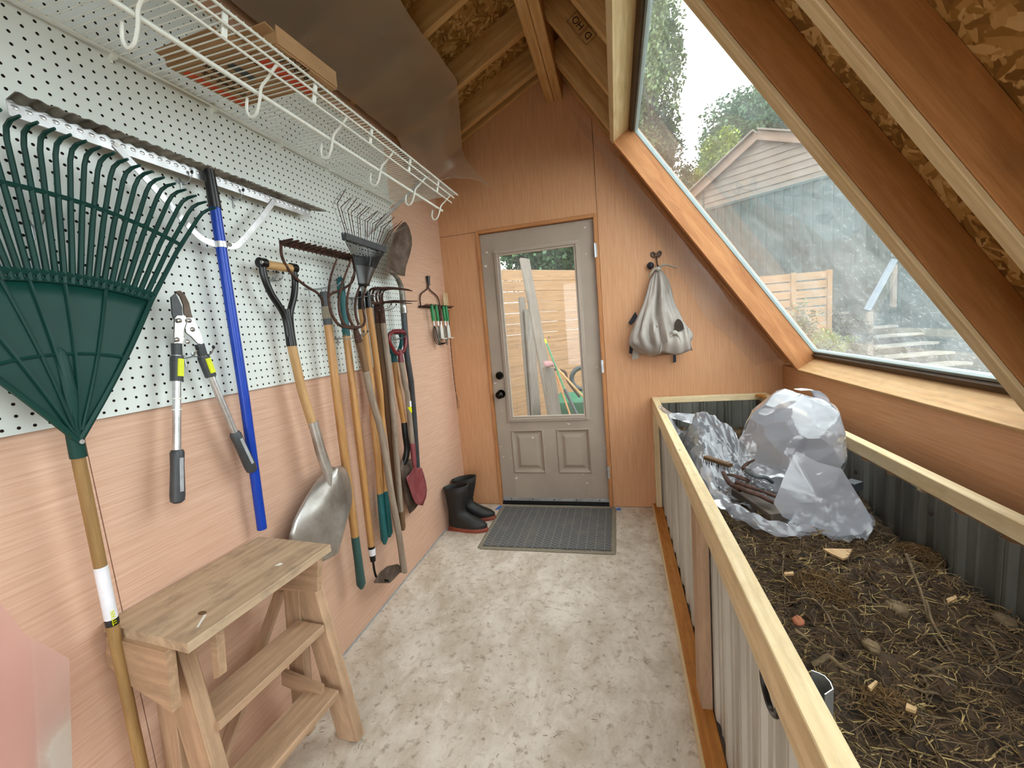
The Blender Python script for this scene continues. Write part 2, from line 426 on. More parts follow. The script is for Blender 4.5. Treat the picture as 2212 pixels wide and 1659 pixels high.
def text(s, size, mat, origin, ex, ez, parent, name='lettering', ext=.0006):
    cu = bpy.data.curves.new(name, 'FONT'); cu.body = s; cu.size = size; cu.extrude = ext; cu.align_x = 'CENTER'; cu.align_y = 'CENTER'
    to = bpy.data.objects.new(name, cu); col.objects.link(to)
    me = bpy.data.meshes.new_from_object(to.evaluated_get(bpy.context.evaluated_depsgraph_get())); bpy.data.objects.remove(to); bpy.data.curves.remove(cu)
    me.materials.clear(); me.materials.append(MT[mat]); o = bpy.data.objects.new(name, me); col.objects.link(o)
    ex = V(ex).normalized(); ez = V(ez).normalized(); n = ex.cross(ez)
    m = Matrix(((ex.x, ez.x, n.x, origin[0]), (ex.y, ez.y, n.y, origin[1]), (ex.z, ez.z, n.z, origin[2]), (0, 0, 0, 1)))
    if parent:
        o.parent = parent; o.matrix_parent_inverse = parent.matrix_basis.inverted()
    o.matrix_basis = m
    return o

# ------------------------------------------------------------------ setting: shell of the shed
YB = -4.6                                            # rear end behind the camera
SO = V((2.262, 0, .989)); SD = V((-.5621, 0, .8271)); SN = V((.8271, 0, .5621))
def SP(s, y, n=0.): return SO + SD * s + SN * n + V((0, y, 0))
TN = V((-.44, 0, .898)).normalized()
def TP(x, y, n=0.): return V((x, y, 2.98 + .49 * (x - .87))) + TN * n

floor = B().add([(-.1, YB, 0), (2.4, YB, 0), (2.4, .12, 0), (-.1, .12, 0), (-.1, YB, -.05), (2.4, YB, -.05), (2.4, .12, -.05), (-.1, .12, -.05)],
                [(0, 1, 2, 3), (7, 6, 5, 4), (0, 4, 5, 1), (1, 5, 6, 2), (2, 6, 7, 3), (3, 7, 4, 0)])
struct(floor, 'floor', 'floor')

def shell(name, kids, mat, gfn):
    e = bpy.data.objects.new(name, None); col.objects.link(e); e['kind'] = 'structure'
    for poly, ext in kids: B().prism(poly, ext, gfn).obj('plywood_sheet', mat, e, smooth=False)
    return e
g_ = .0012
wl = []
for y0, y1 in ((-4.6, -2.326), (-2.326, .06)):
    wl.append(([(0, y0 + g_, .004), (0, y1 - g_, .004), (0, y1 - g_, 2.64), (0, y0 + g_, 2.64)], (-.08, 0, 0)))
shell('wall_left', wl, 'lauan', lambda p: (p.y, p.z, p.x))
B_ = [([(.0004, 0, .004), (.284, 0, .004), (.284, 0, 2.078), (.0004, 0, 2.078)], (0, .09, 0)),
      ([(.0004, 0, 2.081), (.284, 0, 2.081), (.284, 0, 2.09), (1.149, 0, 2.09), (1.149, 0, 3.0), (.91, 0, 3.05), (.0004, 0, 2.62)], (0, .09, 0)),
      ([(1.152, 0, .004), (2.3, 0, .004), (2.3, 0, 1.0), (1.152, 0, 2.72)], (0, .09, 0))]
shell('wall_back', B_, 'lauan_shaded', lambda p: (p.z, p.x, p.y))
shell('wall_right', [([(2.262, YB, .004), (2.262, 0, .004), (2.262, 0, .985), (2.262, YB, .985)], (.08, 0, 0))], 'lauan_shaded', lambda p: (p.y, p.z, p.x))
shell('wall_rear', [([(-.1, YB, 0), (.35, YB, 0), (.35, YB, 2.6), (-.1, YB, 2.6)], (0, -.09, 0)),
                    ([(1.75, YB, 0), (2.4, YB, 0), (2.4, YB, .95), (1.75, YB, 1.8)], (0, -.09, 0)),
                    ([(-.1, YB, 2.6), (.35, YB, 2.6), (.35, YB, 2.1), (1.6, YB, 2.1), (.95, YB, 3.05), (.86, YB, 3.05)], (0, -.09, 0))], 'lauan', lambda p: (p.z, p.x, p.y))
bl = B().box(.001, .007, -2.35, -.02, 0, .006, 'y')
o = bl.obj('baseboard_left', 'lightgrey'); o['kind'] = 'structure'

for nm, pl, e in (('wall_left', [(-.082, YB, 0), (-.082, .11, 0), (-.082, .11, 2.66), (-.082, YB, 2.66)], (-.02, 0, 0)),
                  ('wall_back', [(-.10, .092, 0), (.284, .092, 0), (.284, .092, 2.09), (-.1, .092, 2.09)], (0, .02, 0)),
                  ('wall_back', [(-.10, .092, 2.09), (1.149, .092, 2.09), (1.149, .092, 3.05), (.91, .092, 3.2), (-.1, .092, 2.72)], (0, .02, 0)),
                  ('wall_back', [(1.148, .092, 0), (2.37, .092, 0), (2.37, .092, 1.0), (1.148, .092, 2.85)], (0, .02, 0))):
    B().prism(pl, e).obj('outer_sheathing', 'osb', bpy.data.objects[nm], smooth=False)
ceil = bpy.data.objects.new('ceiling', None); col.objects.link(ceil); ceil['kind'] = 'structure'
def slab_poly(pts, n, gfn, name='sheathing_panel', mat='osb'):
    B().prism(pts, n, gfn).obj(name, mat, ceil, smooth=False)
gS = lambda p: ((V(p) - SO).dot(SD), p.y, 0)
# left roof sheathing, boards meeting at a joint
for y0, y1 in ((YB - .1, -2.45), (-2.447, -1.23), (-1.227, .15)):
    slab_poly([TP(-.2, y0, .14), TP(1.02, y0, .14), TP(1.02, y1, .14), TP(-.2, y1, .14)], TN * .012, lambda p: (p.x * 1.1, p.y, 0))
# right roof sheathing round the two skylights
S1, S2 = 0.0, 1.737
for y0, y1 in ((-.213, .15), (-2.352, -1.70), (YB - .1, -3.9)):
    slab_poly([SP(-.12, y0, .12), SP(2.70, y0, .12), SP(2.70, y1, .12), SP(-.12, y1, .12)], SN * .012, gS)
for y0, y1 in ((-1.70, -.213), (-3.9, -2.352)):
    slab_poly([SP(1.737, y0, .12), SP(2.70, y0, .12), SP(2.70, y1, .12), SP(1.737, y1, .12)], SN * .012, gS)
# ridge: two plies
for x0, x1 in ((.86, .914), (.916, .97)):
    B().box(x0, x1, YB, -.002, 2.84, 3.06, 'y', c=.003).obj('ridge_board', 'spruce', ceil)
# left rafters
for yc in (-.145, -.52, -.975, -1.38, -1.79, -2.2, -2.6, -3.0, -3.4, -3.8, -4.2):
    p0 = TP(-.1, yc, .07); p1 = TP(.86, yc, .07)
    B().beam(p0, p1, .038, .14, up=TN, c=.002).obj('rafter', 'spruce', ceil)
B().beam(TP(-.05, -.021, .09), TP(.86, -.021, .09), .036, .14, up=TN).obj('rafter', 'spruce', ceil)
# jack rafters between ridge and skylight header, and rafters beside the skylights
for yc in (-.30, -.71, -1.115, -1.5, -2.45, -2.85, -3.25, -3.65):
    B().beam(SP(1.775, yc, .07), SP(2.39, yc, .07), .038, .14, up=SN).obj('rafter', 'spruce', ceil)
B().beam(SP(0, -.019, .09), SP(2.4, -.019, .09), .036, .1, up=SN).obj('rafter', 'spruce', ceil)
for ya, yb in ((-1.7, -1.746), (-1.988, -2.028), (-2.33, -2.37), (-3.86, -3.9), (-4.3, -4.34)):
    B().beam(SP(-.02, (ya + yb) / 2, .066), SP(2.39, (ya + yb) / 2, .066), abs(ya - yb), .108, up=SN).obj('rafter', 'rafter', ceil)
    B().beam(SP(-.02, (ya + yb) / 2, .005), SP(2.39, (ya + yb) / 2, .005), abs(ya - yb), .012, up=SN).obj('lit_edge_strip', 'spruce_pale', ceil)  # added pale strip: brightness of the room-facing rafter edge put into colour
# window stop strips along the near rafter
# lumber stamp on a jack rafter
st = ceil
text('D', .045, 'ink', SP(2.06, -.7315, .085), SD, SN, ceil, 'lumber_stamp', .0003)
text('HO', .045, 'ink', SP(2.14, -.7315, .085), SD, SN, ceil, 'lumber_stamp', .0003)
for s_ in (2.06, 2.14):
    w_ = .028 if s_ < 2.1 else .045
    b = B()
    for a, c in (((-1, -1), (1, -1)), ((1, -1), (1, 1)), ((1, 1), (-1, 1)), ((-1, 1), (-1, -1))):
        b.beam(SP(s_ + a[0] * w_, -.7312, .085 + a[1] * .03), SP(s_ + c[0] * w_, -.7312, .085 + c[1] * .03), .002, .001)
    b.obj('lumber_stamp', 'ink', ceil)

def skylight(name, ya, yb, full=True):
    w = bpy.data.objects.new(name, None); col.objects.link(w); w['kind'] = 'structure'
    B().beam(SP(0, yb - .019, .065), SP(1.775, yb - .019, .065), .038, .15, up=SN, c=.002).obj('jamb', 'jambwood', w) if full else None
    lo = B().beam(SP(-.019, ya, .065), SP(-.019, yb - .0, .065), .15, .038, up=SD); lo.obj('sill', 'sillwood', w)
    B().beam(SP(1.756, ya, .065), SP(1.756, yb, .065), .15, .038, up=SD).obj('header', 'spruce_pale', w)
    # dark sash and light glazing bead
    for nm, mt, n0, n1, i0, i1 in (('sash', 'frame_dark', .096, .14, .0, .028), ('glazing_bead', 'vinyl', .112, .136, .028, .042)):
        b = B(); nc = (n0 + n1) / 2; nh = n1 - n0; wd = i1 - i0
        for s_ in (i0 + wd / 2, 1.737 - i0 - wd / 2): b.beam(SP(s_, ya + i0, nc), SP(s_, yb - i0, nc), nh, wd, up=SD, c=.001)
        for y_ in (ya + i0 + wd / 2, yb - i0 - wd / 2): b.beam(SP(i0, y_, nc), SP(1.737 - i0, y_, nc), wd, nh, up=SN, c=.001)
        b.obj(nm, mt, w)
    b = B(); q = [SP(.035, ya + .035, .124), SP(1.702, ya + .035, .124), SP(1.702, yb - .035, .124), SP(.035, yb - .035, .124)]
    b.add(q, [(0, 1, 2, 3)], [(.035, ya, 0), (1.7, ya, 0), (1.7, yb, 0), (.035, yb, 0)])
    b.obj('glass_pane', 'skyglass', w, smooth=False)
    return w
skylight('window_1', -1.70, -.213 - .0)
skylight('window_2', -3.86, -2.37, False)
# the jamb of window_1 faces the camera at y=-.251
# inner plate under the sill running on behind the near rafters
B().beam(SP(-.019, -2.37, .065), SP(-.019, -1.70, .065), .15, .038, up=SD).obj('sill_plate', 'sillwood', bpy.data.objects['window_1'])
tr = struct(B().beam(SP(.02, -.09, .02), SP(1.7, -.05, .02), .02, .045, up=SN), 'trim_1', 'jambwood', smooth=True)

# ------------------------------------------------------------------ door
d1 = bpy.data.objects.new('door_1', None); d1.location = (.3, .04, 0); col.objects.link(d1); d1['kind'] = 'structure'
d1['label'] = 'taupe painted door with a tall glass pane and two raised panels'
X0, X1, Z0, Z1 = .303, 1.121, .03, 2.06
for nm, a in (('stile', (X0, .41, Z0, Z1)), ('stile', (1.01, X1, Z0, Z1)), ('rail', (.41, 1.01, 1.93, Z1)), ('rail', (.41, 1.01, .595, .665)), ('rail', (.41, 1.01, Z0, .25)), ('mullion', (.665, .76, .25, .595))):
    B().box(a[0], a[1], .022, .062, a[2], a[3], 'z').obj(nm, 'taupe', d1, smooth=False)
b = B()      # moulded glazing frame, stepped
for k, (i, y0, t) in enumerate(((0, .008, .016), (.014, .002, .014), (.028, .010, .014))):
    x0, x1, z0, z1 = .401 + i, 1.019 - i, .66 + i, 1.936 - i
    b.box(x0, x1, y0, .03, z0, z0 + t, 'x', .002); b.box(x0, x1, y0, .03, z1 - t, z1, 'x', .002)
    b.box(x0, x0 + t, y0, .03, z0 + t, z1 - t, 'z', .002); b.box(x1 - t, x1, y0, .03, z0 + t, z1 - t, 'z', .002)
b.obj('glazing_frame', 'taupe_l', d1)
b = B()
for z_ in (.9, 1.2, 1.5, 1.75):
    for x_ in (.408, 1.012): b.ell((x_, .008, z_), (.004, .002, .004), 8, 4)
for x_ in (.55, .71, .87):
    for z_ in (.667, 1.929): b.ell((x_, .008, z_), (.004, .002, .004), 8, 4)
b.obj('screw_cap', 'taupe_l', d1)
B().add([(.42, .04, .68), (1.0, .04, .68), (1.0, .04, 1.92), (.42, .04, 1.92)], [(0, 1, 2, 3)]).obj('glass_pane', 'doorglass', d1, smooth=False)
for x0, x1 in ((.41, .665), (.76, 1.01)):
    def ring(i, y): return [(x0 + i, y, .25 + i), (x1 - i, y, .25 + i), (x1 - i, y, .595 - i), (x0 + i, y, .595 - i)]
    B().sweep([ring(.0, .022), ring(.008, .014), ring(.016, .022), ring(.028, .034), ring(.04, .034), ring(.065, .020), ring(.07, .020)], False, True).obj('panel', 'taupe', d1, smooth=False)
def knob(z, nm, big):
    k = B().tube([(.362, .022, z), (.362, .014, z)], .033 if big else .03, 20).tube([(.362, .014, z), (.362, -.02, z)], .012, 12)
    o = k.obj(nm, 'bronze', d1)
    if big: B().ell((.362, -.04, z), (.029, .024, .029), 18, 12).obj('grip', 'bronze', o)
    else: B().tube([(.362, .012, z), (.362, -.012, z)], [.026, .022], 18).beam((.352, -.016, z - .012), (.372, -.016, z + .012), .006, .01, up=(0, 1, 0)).obj('thumb_turn', 'bronze', o)
    return o
knob(.88, 'door_knob', True); knob(1.021, 'deadbolt', False)
for z_ in (1.845, 1.048, .269):
    h = B().box(1.118, 1.138, -.0165, -.0125, z_ - .045, z_ + .045, 'z', .001).rod((1.122, -.012, z_ - .047), (1.122, -.012, z_ + .047), .0065, 8)
    lab(h.obj('hinge', 'zinc', d1), 'silver hinge')
s_ = B().box(X0, X1, .014, .024, .028, .052, 'x', .001).obj('door_sweep', 'alu', d1)
b = B()
for k in range(5): b.ell((X0 + .07 + k * .17, .013, .042), (.005, .003, .005), 8, 4)
lab(b.obj('screw', 'ink', s_), 'dark screw')
B().box(X0, X1, .01, .05, .006, .027, 'x', .001).obj('bottom_seal', 'black', d1)
for nm, a in (('jamb', (.284, .301, 0, 2.088)), ('jamb', (1.123, 1.15, 0, 2.088)), ('head', (.3012, 1.1228, 2.063, 2.088))):
    B().box(a[0], a[1], -.012, .10, a[2], a[3], 'z' if nm == 'jamb' else 'x', .002).obj(nm, 'jambwood', d1)
B().box(.3, 1.125, .0, .1, .0005, .006, 'x').obj('threshold', 'black', d1)

# ------------------------------------------------------------------ pegboard, real holes
PX = .012
def pegboard():
    t = thing('pegboard', (0, -1.94, 1.226), 'white perforated hardboard covering the upper left wall', 'pegboard')
    P_ = .0254; R_ = .0036; nz = 48; ny = 96; y0 = -.722; z0 = 1.226
    b = B(); hv = [(cos(pi * 2 * k / 8 + pi / 8), sin(pi * 2 * k / 8 + pi / 8)) for k in range(8)]
    vid = {}; dark = []
    def vert(i, j):
        if (i, j) not in vid: vid[(i, j)] = len(b.v); b.v.append((PX, y0 - i * P_, z0 + j * P_)); b.g.append((i * P_, j * P_, 0))
        return vid[(i, j)]
    for i in range(ny):
        for j in range(nz):
            cs = [vert(i, j), vert(i + 1, j), vert(i + 1, j + 1), vert(i, j + 1)]
            cy, cz = y0 - (i + .5) * P_, z0 + (j + .5) * P_; o = len(b.v)
            for dx in (0, -.006):
                for a, c in hv: b.v.append((PX + dx, cy - a * R_, cz + c * R_)); b.g.append((i * P_ + .01, j * P_ + .01, 0))
            # corner order in (−y,z): 0 (-,-) 1 (+,-) 2 (+,+) 3 (-,+);  ring index k angle 22.5+45k
            q = [(2, 0), (2, 1), (3, 2), (3, 3), (0, 4), (0, 5), (1, 6), (1, 7)]
            for k in range(8):
                ck, kk = q[k]; nk = q[(k + 1) % 8]
                b.f.append((cs[ck], o + nk[1], o + kk))
                if nk[0] != ck: b.f.append((cs[ck], cs[nk[0]], o + nk[1]))
                dark.append(len(b.f)); b.f.append((o + k, o + (k + 1) % 8, o + 8 + (k + 1) % 8, o + 8 + k))
    pf = b.obj('perforated_face', 'peg', t, smooth=False); pf.data.materials.append(MT['pegback'])
    mi = [0] * len(pf.data.polygons)
    for k in dark: mi[k] = 1
    pf.data.polygons.foreach_set('material_index', mi)
    B().box(.001, PX - .006, y0 - ny * P_ + .002, y0 - .002, z0 + .002, z0 + nz * P_ - .002, 'y').obj('backing', 'pegback', t, smooth=False)
    e = B()
    for a in ((y0, y0 - ny * P_, z0, z0 + .0005), (y0, y0 - ny * P_, z0 + nz * P_ - .0005, z0 + nz * P_)): e.box(PX - .006, PX - .0001, a[1], a[0], a[2], a[3], 'y')
    e.box(PX - .006, PX - .0001, y0 - .0005, y0, z0, z0 + nz * P_, 'z')
    e.obj('board_edge', 'pegback', t, smooth=False)
pegboard()

# ------------------------------------------------------------------ peg hooks
def hook(y, z, L=.09, w=.0, label='', base=PX):
    t = thing('peg_hook', (base, y, z), label, 'hook', 'wire hooks in the pegboard')
    ww = w / 2
    for s in ((-1, 1) if w else (0,)):
        b = B(); b.tube(smoothpts([(base, y + s * ww, z + .012), (base + .006, y + s * ww, z), (base + L * .5, y + s * ww, z - .004), (base + L * .85, y + s * ww, z + .004), (base + L, y + s * ww, z + .02)], 4), .0022, 6)
        b.obj('wire_arm', 'zinc', t)
    b = B().box(base, base + .003, y - ww - .012, y + ww + .012, z - .003, z + .004, 'y', .001).rod((base + .003, y, z), (base + .003, y, z - .03), .0022, 6)
    b.obj('crossbar', 'zinc', t)
    for s in ((-1, 1) if w else (0,)):
        b = B(); b.ell((base + L, y + s * ww, z + .021), (.0042, .0042, .0055), 8, 6)
        b.obj('rubber_tip', 'black', t)
    return t
hook(-2.345, 1.668, .05, 0, 'wire hook behind the ribs of the green leaf rake')
hook(-1.982, 1.868, .05, 0, 'single wire hook under the metal bar just left of the blue pole socket')
hook(-1.807, 1.868, .05, 0, 'single wire hook under the metal bar just right of the blue pole socket')
hook(-2.065, 1.358, .085, .05, 'double wire hook carrying the loppers')
hook(-1.70, 1.612, .05, .03, 'wire hook holding the wood grip of the grain scoop')
hook(-1.50, 1.592, .15, .03, 'long double wire hook under the bow rake head')
hook(-1.36, 1.383, .15, .03, 'double wire hook under the pitchfork neck')
hook(-1.21, 1.572, .16, .05, 'double wire hook behind the black shrub rake socket')
hook(-1.05, 1.515, .13, .05, 'double wire hook holding the rusty cultivator')
hook(-.93, 1.36, .12, .03, 'double wire hook through the dark red grip', .001)

# ------------------------------------------------------------------ long handled tools on the left wall
def tool(name, loc, label, cat='garden tool', group=None): return thing(name, loc, label, cat, group)

# 1 green leaf rake
def leaf_rake():
    x, y0, z0 = .085, -2.392, 1.195
    t = tool('leaf_rake', (x, y0, .1), 'large dark green plastic leaf rake hung fan upward with brown wooden handle', 'rake')
    hA = radians(34)
    def P_(a, r, dx=0): return V((x + dx, y0 + sin(a) * r, z0 + cos(a) * r))
    def rr(a, c, e): return lerp(c, e, (abs(a) / hA) ** 2)
    b = B()
    def plate(u, v, dx=0):
        a = (u * 2 - 1) * hA; return P_(a, lerp(.0, rr(a, .345, .378), v), .012 * (1 - v) + dx + .012 * sin(v * pi))
    b.grid(lambda u, v: plate(u, v), 24, 10); b.obj('fan_plate', 'green_plastic', t, solid=.003)
    b = B()
    b.tube([plate(k / 24, 1, .003) for k in range(25)], .0055, 6); b.tube([plate(k / 24, .55, .003) for k in range(25)], .0035, 5)
    for e in (0, 1): b.tube([plate(e, k / 8, .003) for k in range(9)], .006, 6)
    for u in (.2, .36, .46, .6, .78): b.tube([plate(u, k / 8 * .93 + .07, .004) for k in range(9)], .0032, 5)
    b.obj('stiffening_rib', 'green_plastic', t)
    n = 31
    for k in range(n):
        a = lerp(-hA, hA, k / (n - 1)); r1 = rr(a, .345, .378); r2 = rr(a, .66, .715)
        a2 = a * 1.02; r2 *= .982
        pts = [P_(a, r1 - .003, .004), P_(a, lerp(r1, r2, .5), .002), P_(a2, r2 - .03, .0), P_(a2, r2 - .008, .006), P_(a2, r2 + .002, .022), P_(a2, r2 + .004, .05)]
        B().tube(pts, [.0066, .0062, .0056, .0054, .0048, .0034], 6, flat=.8).obj('tine', 'green_plastic', t)
    b = B()
    b.tube([P_(lerp(-hA, hA, k / 40) * 1.0, rr(lerp(-hA, hA, k / 40), .53, .565), .003) for k in range(41)], .0052, 6)
    b.tube([P_(lerp(-hA, hA, k / 40) * 1.0, rr(lerp(-hA, hA, k / 40), .36, .393), .003) for k in range(41)], .008, 6)
    b.obj('cross_bar', 'green_plastic', t)
    s = B().tube([(x + .002, y0, 1.16), (x + .006, y0, 1.24), (x + .016, y0, 1.30), (x + .014, y0, 1.38), (x + .008, y0, 1.41)], [.0145, .0142, .014, .013, .005], 14).obj('handle_socket', 'green_plastic', t)
    B().tube([(x + .020, y0, 1.195), (x + .024, y0, 1.195)], .005, 10).obj('rivet', 'steel', s)
    B().tube([(x + .002, y0, 1.2), (x - .012, y0 - .002, .5), (x - .02, y0, .02)], .0118, 12).obj('handle', 'handle_rake', t)
    l = lab(B().tube([(x - .0038, y0 - .0008, .905), (x - .0067, y0 - .0012, .765)], .0126, 14).obj('paper_sleeve', 'whitepaper', t), 'white paper sleeve on the handle')
    B().tube([(x - .0062, y0 - .001, .778), (x - .0068, y0 - .001, .762)], .0129, 14).obj('dark_band', 'black', l)
    text('TITAN', .012, 'yellow', (x + .0075, y0 - .004, .782), (0, 0, 1), (0, -1, 0), l)
leaf_rake()

# 2 aluminium roof rake
def roof_rake():
    x, yc = .05, -1.93
    t = tool('roof_rake', (x, yc, .7), 'roof rake with wide perforated aluminium blade on a bright blue pole', 'rake')
    # main blade: folded strip with serrated top
    y0, y1 = -2.362, -1.478
    b = B(); b.prism([(x + .004, y0, 1.878), (x + .004, y1, 1.878), (x + .004, y1, 1.908), (x + .004, y0, 1.908)], (-.002, 0, 0)); b.obj('blade_flange', 'alu', t)
    n = 64
    def fn(u, v):
        y = lerp(y0, y1 + .075 * v, u); z = 1.908 + .008 * v + .005 * sin(u * n * pi) * (1 - abs(v - .5) * 1.2); return (x + .004 + .030 * v, y, z)
    B().grid(fn, n * 3, 4).obj('serrated_blade', 'alu_dirty', t, solid=.0015)
    b = B()
    for k in range(40): b.ell((x + .004, lerp(y0, y1, (k + .5) / 40), 1.897), (.0009, .007, .005), 8, 4)
    b.obj('dimple', 'alu', t)
    b = B()
    for y_ in (-2.17, -1.665, -1.925): b.tube([(x + .004, y_, 1.893), (x + .009, y_, 1.893)], .006, 10)
    b.obj('rivet', 'steel', t)
    pts = smoothpts([(x + .006, -2.172, 1.893), (x + .012, -2.08, 1.79), (x + .014, -2.01, 1.715), (x + .014, -1.975, 1.695), (x + .014, -1.93, 1.690), (x + .014, -1.885, 1.695), (x + .014, -1.85, 1.715), (x + .010, -1.75, 1.81), (x + .006, -1.668, 1.893)], 4)
    b = B(); rings = []
    for i, p in enumerate(pts):
        d = (pts[min(i + 1, len(pts) - 1)] - pts[max(i - 1, 0)]).normalized(); nn = V((1, 0, 0)); s = d.cross(nn).normalized()
        rings.append([p + s * .009 + nn * .0015, p - s * .009 + nn * .0015, p - s * .009 - nn * .0015, p + s * .009 - nn * .0015])
    b.sweep(rings); b.obj('brace_strap', 'alu', t)
    px = x + .018
    B().tube([(px, yc, 1.91), (px, yc, 1.88), (px, yc, 1.80)], [.0145, .0155, .0175], 14, flat=1).obj('pole_socket', 'black', t)
    B().tube([(px, yc, 1.805), (px - .01, yc, 1.2), (px - .028, yc, .76)], .0150, 16).obj('pole', 'blue_metal', t)
    k = B().tube([(px, yc, 1.682), (px, yc, 1.70)], .0170, 14).obj('clamp', 'alu', t)
    B().ell((px + .018, yc + .014, 1.691), (.006, .006, .006), 8, 6).obj('bolt', 'steel', k)
roof_rake()

# 3 loppers
def loppers():
    t = tool('loppers', (.05, -2.08, .95), 'open loppers with silver telescopic arms, yellow levers and black grips', 'loppers')
    x = .06
    def W(p, q): return V((x + q, p[0], p[1]))
    pv = (-2.09, 1.435)
    # hooked blade and anvil as outlines in the wall plane
    blade = [(0.06,-2.095,1.539),(0.06,-2.081,1.542),(0.06,-2.07,1.532),(0.06,-2.062,1.508),(0.06,-2.061,1.479),(0.06,-2.059,1.467),(0.06,-2.076,1.467),(0.06,-2.082,1.479),(0.06,-2.079,1.503),(0.06,-2.084,1.525)]
    anvil = [(0.06,-2.11,1.522),(0.06,-2.096,1.533),(0.06,-2.09,1.515),(0.06,-2.085,1.495),(0.06,-2.089,1.473),(0.06,-2.113,1.462),(0.06,-2.115,1.478),(0.06,-2.112,1.502)]
    lab(B().prism(blade, (.004, 0, 0)).obj('cutting_blade', 'rustflat', t), 'curved rust-stained blade')
    B().prism(anvil, (.005, 0, 0)).obj('hook_blade', 'grey_plastic', t)
    p1 = [(0.063,-2.113,1.466),(0.063,-2.106,1.472),(0.063,-2.085,1.472),(0.063,-2.079,1.462),(0.063,-2.088,1.446),(0.063,-2.097,1.43),(0.063,-2.1,1.405),(0.063,-2.104,1.395),(0.063,-2.128,1.397)]
    p2 = [(0.066,-2.081,1.466),(0.066,-2.064,1.466),(0.066,-2.057,1.445),(0.066,-2.05,1.42),(0.066,-2.047,1.405),(0.066,-2.052,1.39),(0.066,-2.064,1.393),(0.066,-2.078,1.412),(0.066,-2.092,1.425),(0.066,-2.092,1.437),(0.066,-2.083,1.454)]
    h1 = B().prism(p1, (.006, 0, 0)).obj('pivot_plate', 'steel', t); h2 = B().prism(p2, (.006, 0, 0)).obj('pivot_plate', 'steel', t)
    for q in [(0.073,-2.106,1.458),(0.073,-2.078,1.458),(0.073,-2.073,1.433),(0.073,-2.122,1.406),(0.073,-2.094,1.399)]:
        B().ell(q, (.004, .0065, .0065), 10, 6).obj('bolt', 'steel', h2)
    for side, pts, g0, g1, lv in ((0, [(0.06,-2.116,1.396),(0.06,-2.121,1.362),(0.06,-2.134,1.294),(0.06,-2.168,1.109)], (0.06,-2.167,1.109), (0.06,-2.192,0.967), [(0.085,-2.124,1.357),(0.085,-2.132,1.307)]),
                        (1, [(0.06,-2.051,1.391),(0.06,-2.046,1.356),(0.06,-2.033,1.294),(0.06,-1.988,1.111)], (0.06,-1.988,1.111), (0.06,-1.947,0.968), [(0.085,-2.049,1.355),(0.085,-2.036,1.304)])):
        a, b2, c, d = [V(q) for q in pts]
        B().tube([a + (a - b2) * .0, b2], .0125, 12).obj('collar', 'grey_plastic', t)
        L_ = B().tube([b2, b2 + (c - b2) * .1, c], [.0145, .016, .015], 12).obj('lever_housing', 'grey_plastic', t)
        q0, q1 = V(lv[0]), V(lv[1]); dd = (q1 - q0).normalized(); sd = dd.cross(V((1, 0, 0)))
        base0 = lerp(b2, c, .12) + V((.0135, 0, 0)); base1 = lerp(b2, c, .82) + V((.0135, 0, 0))
        lab(B().beam(base0, base1, .016, .008, up=(1, 0, 0), c=.003).obj('yellow_lever', 'yellow', L_), 'bright yellow lever')
        B().tube([b2 + (b2 - c) * .02, b2 + (c - b2) * .02], .0135, 12).obj('silver_ring', 'steel', L_)
        B().tube([c, d], .0105, 12, flat=.9).obj('telescopic_arm', 'alu', t)
        g0, g1 = V(g0), V(g1); g = B().tube([g0, lerp(g0, g1, .05), lerp(g0, g1, .3), lerp(g0, g1, .85), lerp(g0, g1, .96), g1], [.013, .0165, .0155, .0175, .016, .009], 14).obj('grip', 'grey_plastic', t)
        lab(B().beam(lerp(g0, g1, .15) + V((.0145, 0, 0)), lerp(g0, g1, .78) + V((.0150, 0, 0)), .010, .006, up=(1, 0, 0), c=.002).obj('grip_inlay', 'lightgrey', g), 'light grey inlay')
        if side == 0:
            B().tube([lerp(c, d, .25), lerp(c, d, .265)], .0125, 12).tube([lerp(c, d, .41), lerp(c, d, .425)], .0125, 12).rod(lerp(c, d, .262) + V((.008, .0, 0)), lerp(c, d, .262) + V((.01, .022, .003)), .0015).obj('zip_tie', 'white', t)
loppers()

# blade surface helper: x bulges out from the wall
def blade(prof, yc, x0, bulge, thick=.002, rib=0, lean=0., un=16):
    zs = [p[0] for p in prof]
    def at(v):
        k = v * (len(prof) - 1); i = min(int(k), len(prof) - 2); f = k - i
        return lerp(prof[i][0], prof[i + 1][0], f), lerp(prof[i][1], prof[i + 1][1], f)
    def fn(u, v):
        z, w = at(v); uu = u * 2 - 1
        r = rib * max(0, 1 - (abs(uu) * w / .022)) * max(0, 1 - v * 1.1)
        return (x0 + bulge * (1 - uu * uu) * min(1, w / .08) + lean * (prof[0][0] - z) + r, yc + uu * w, z)
    return B().grid(fn, un, 28)

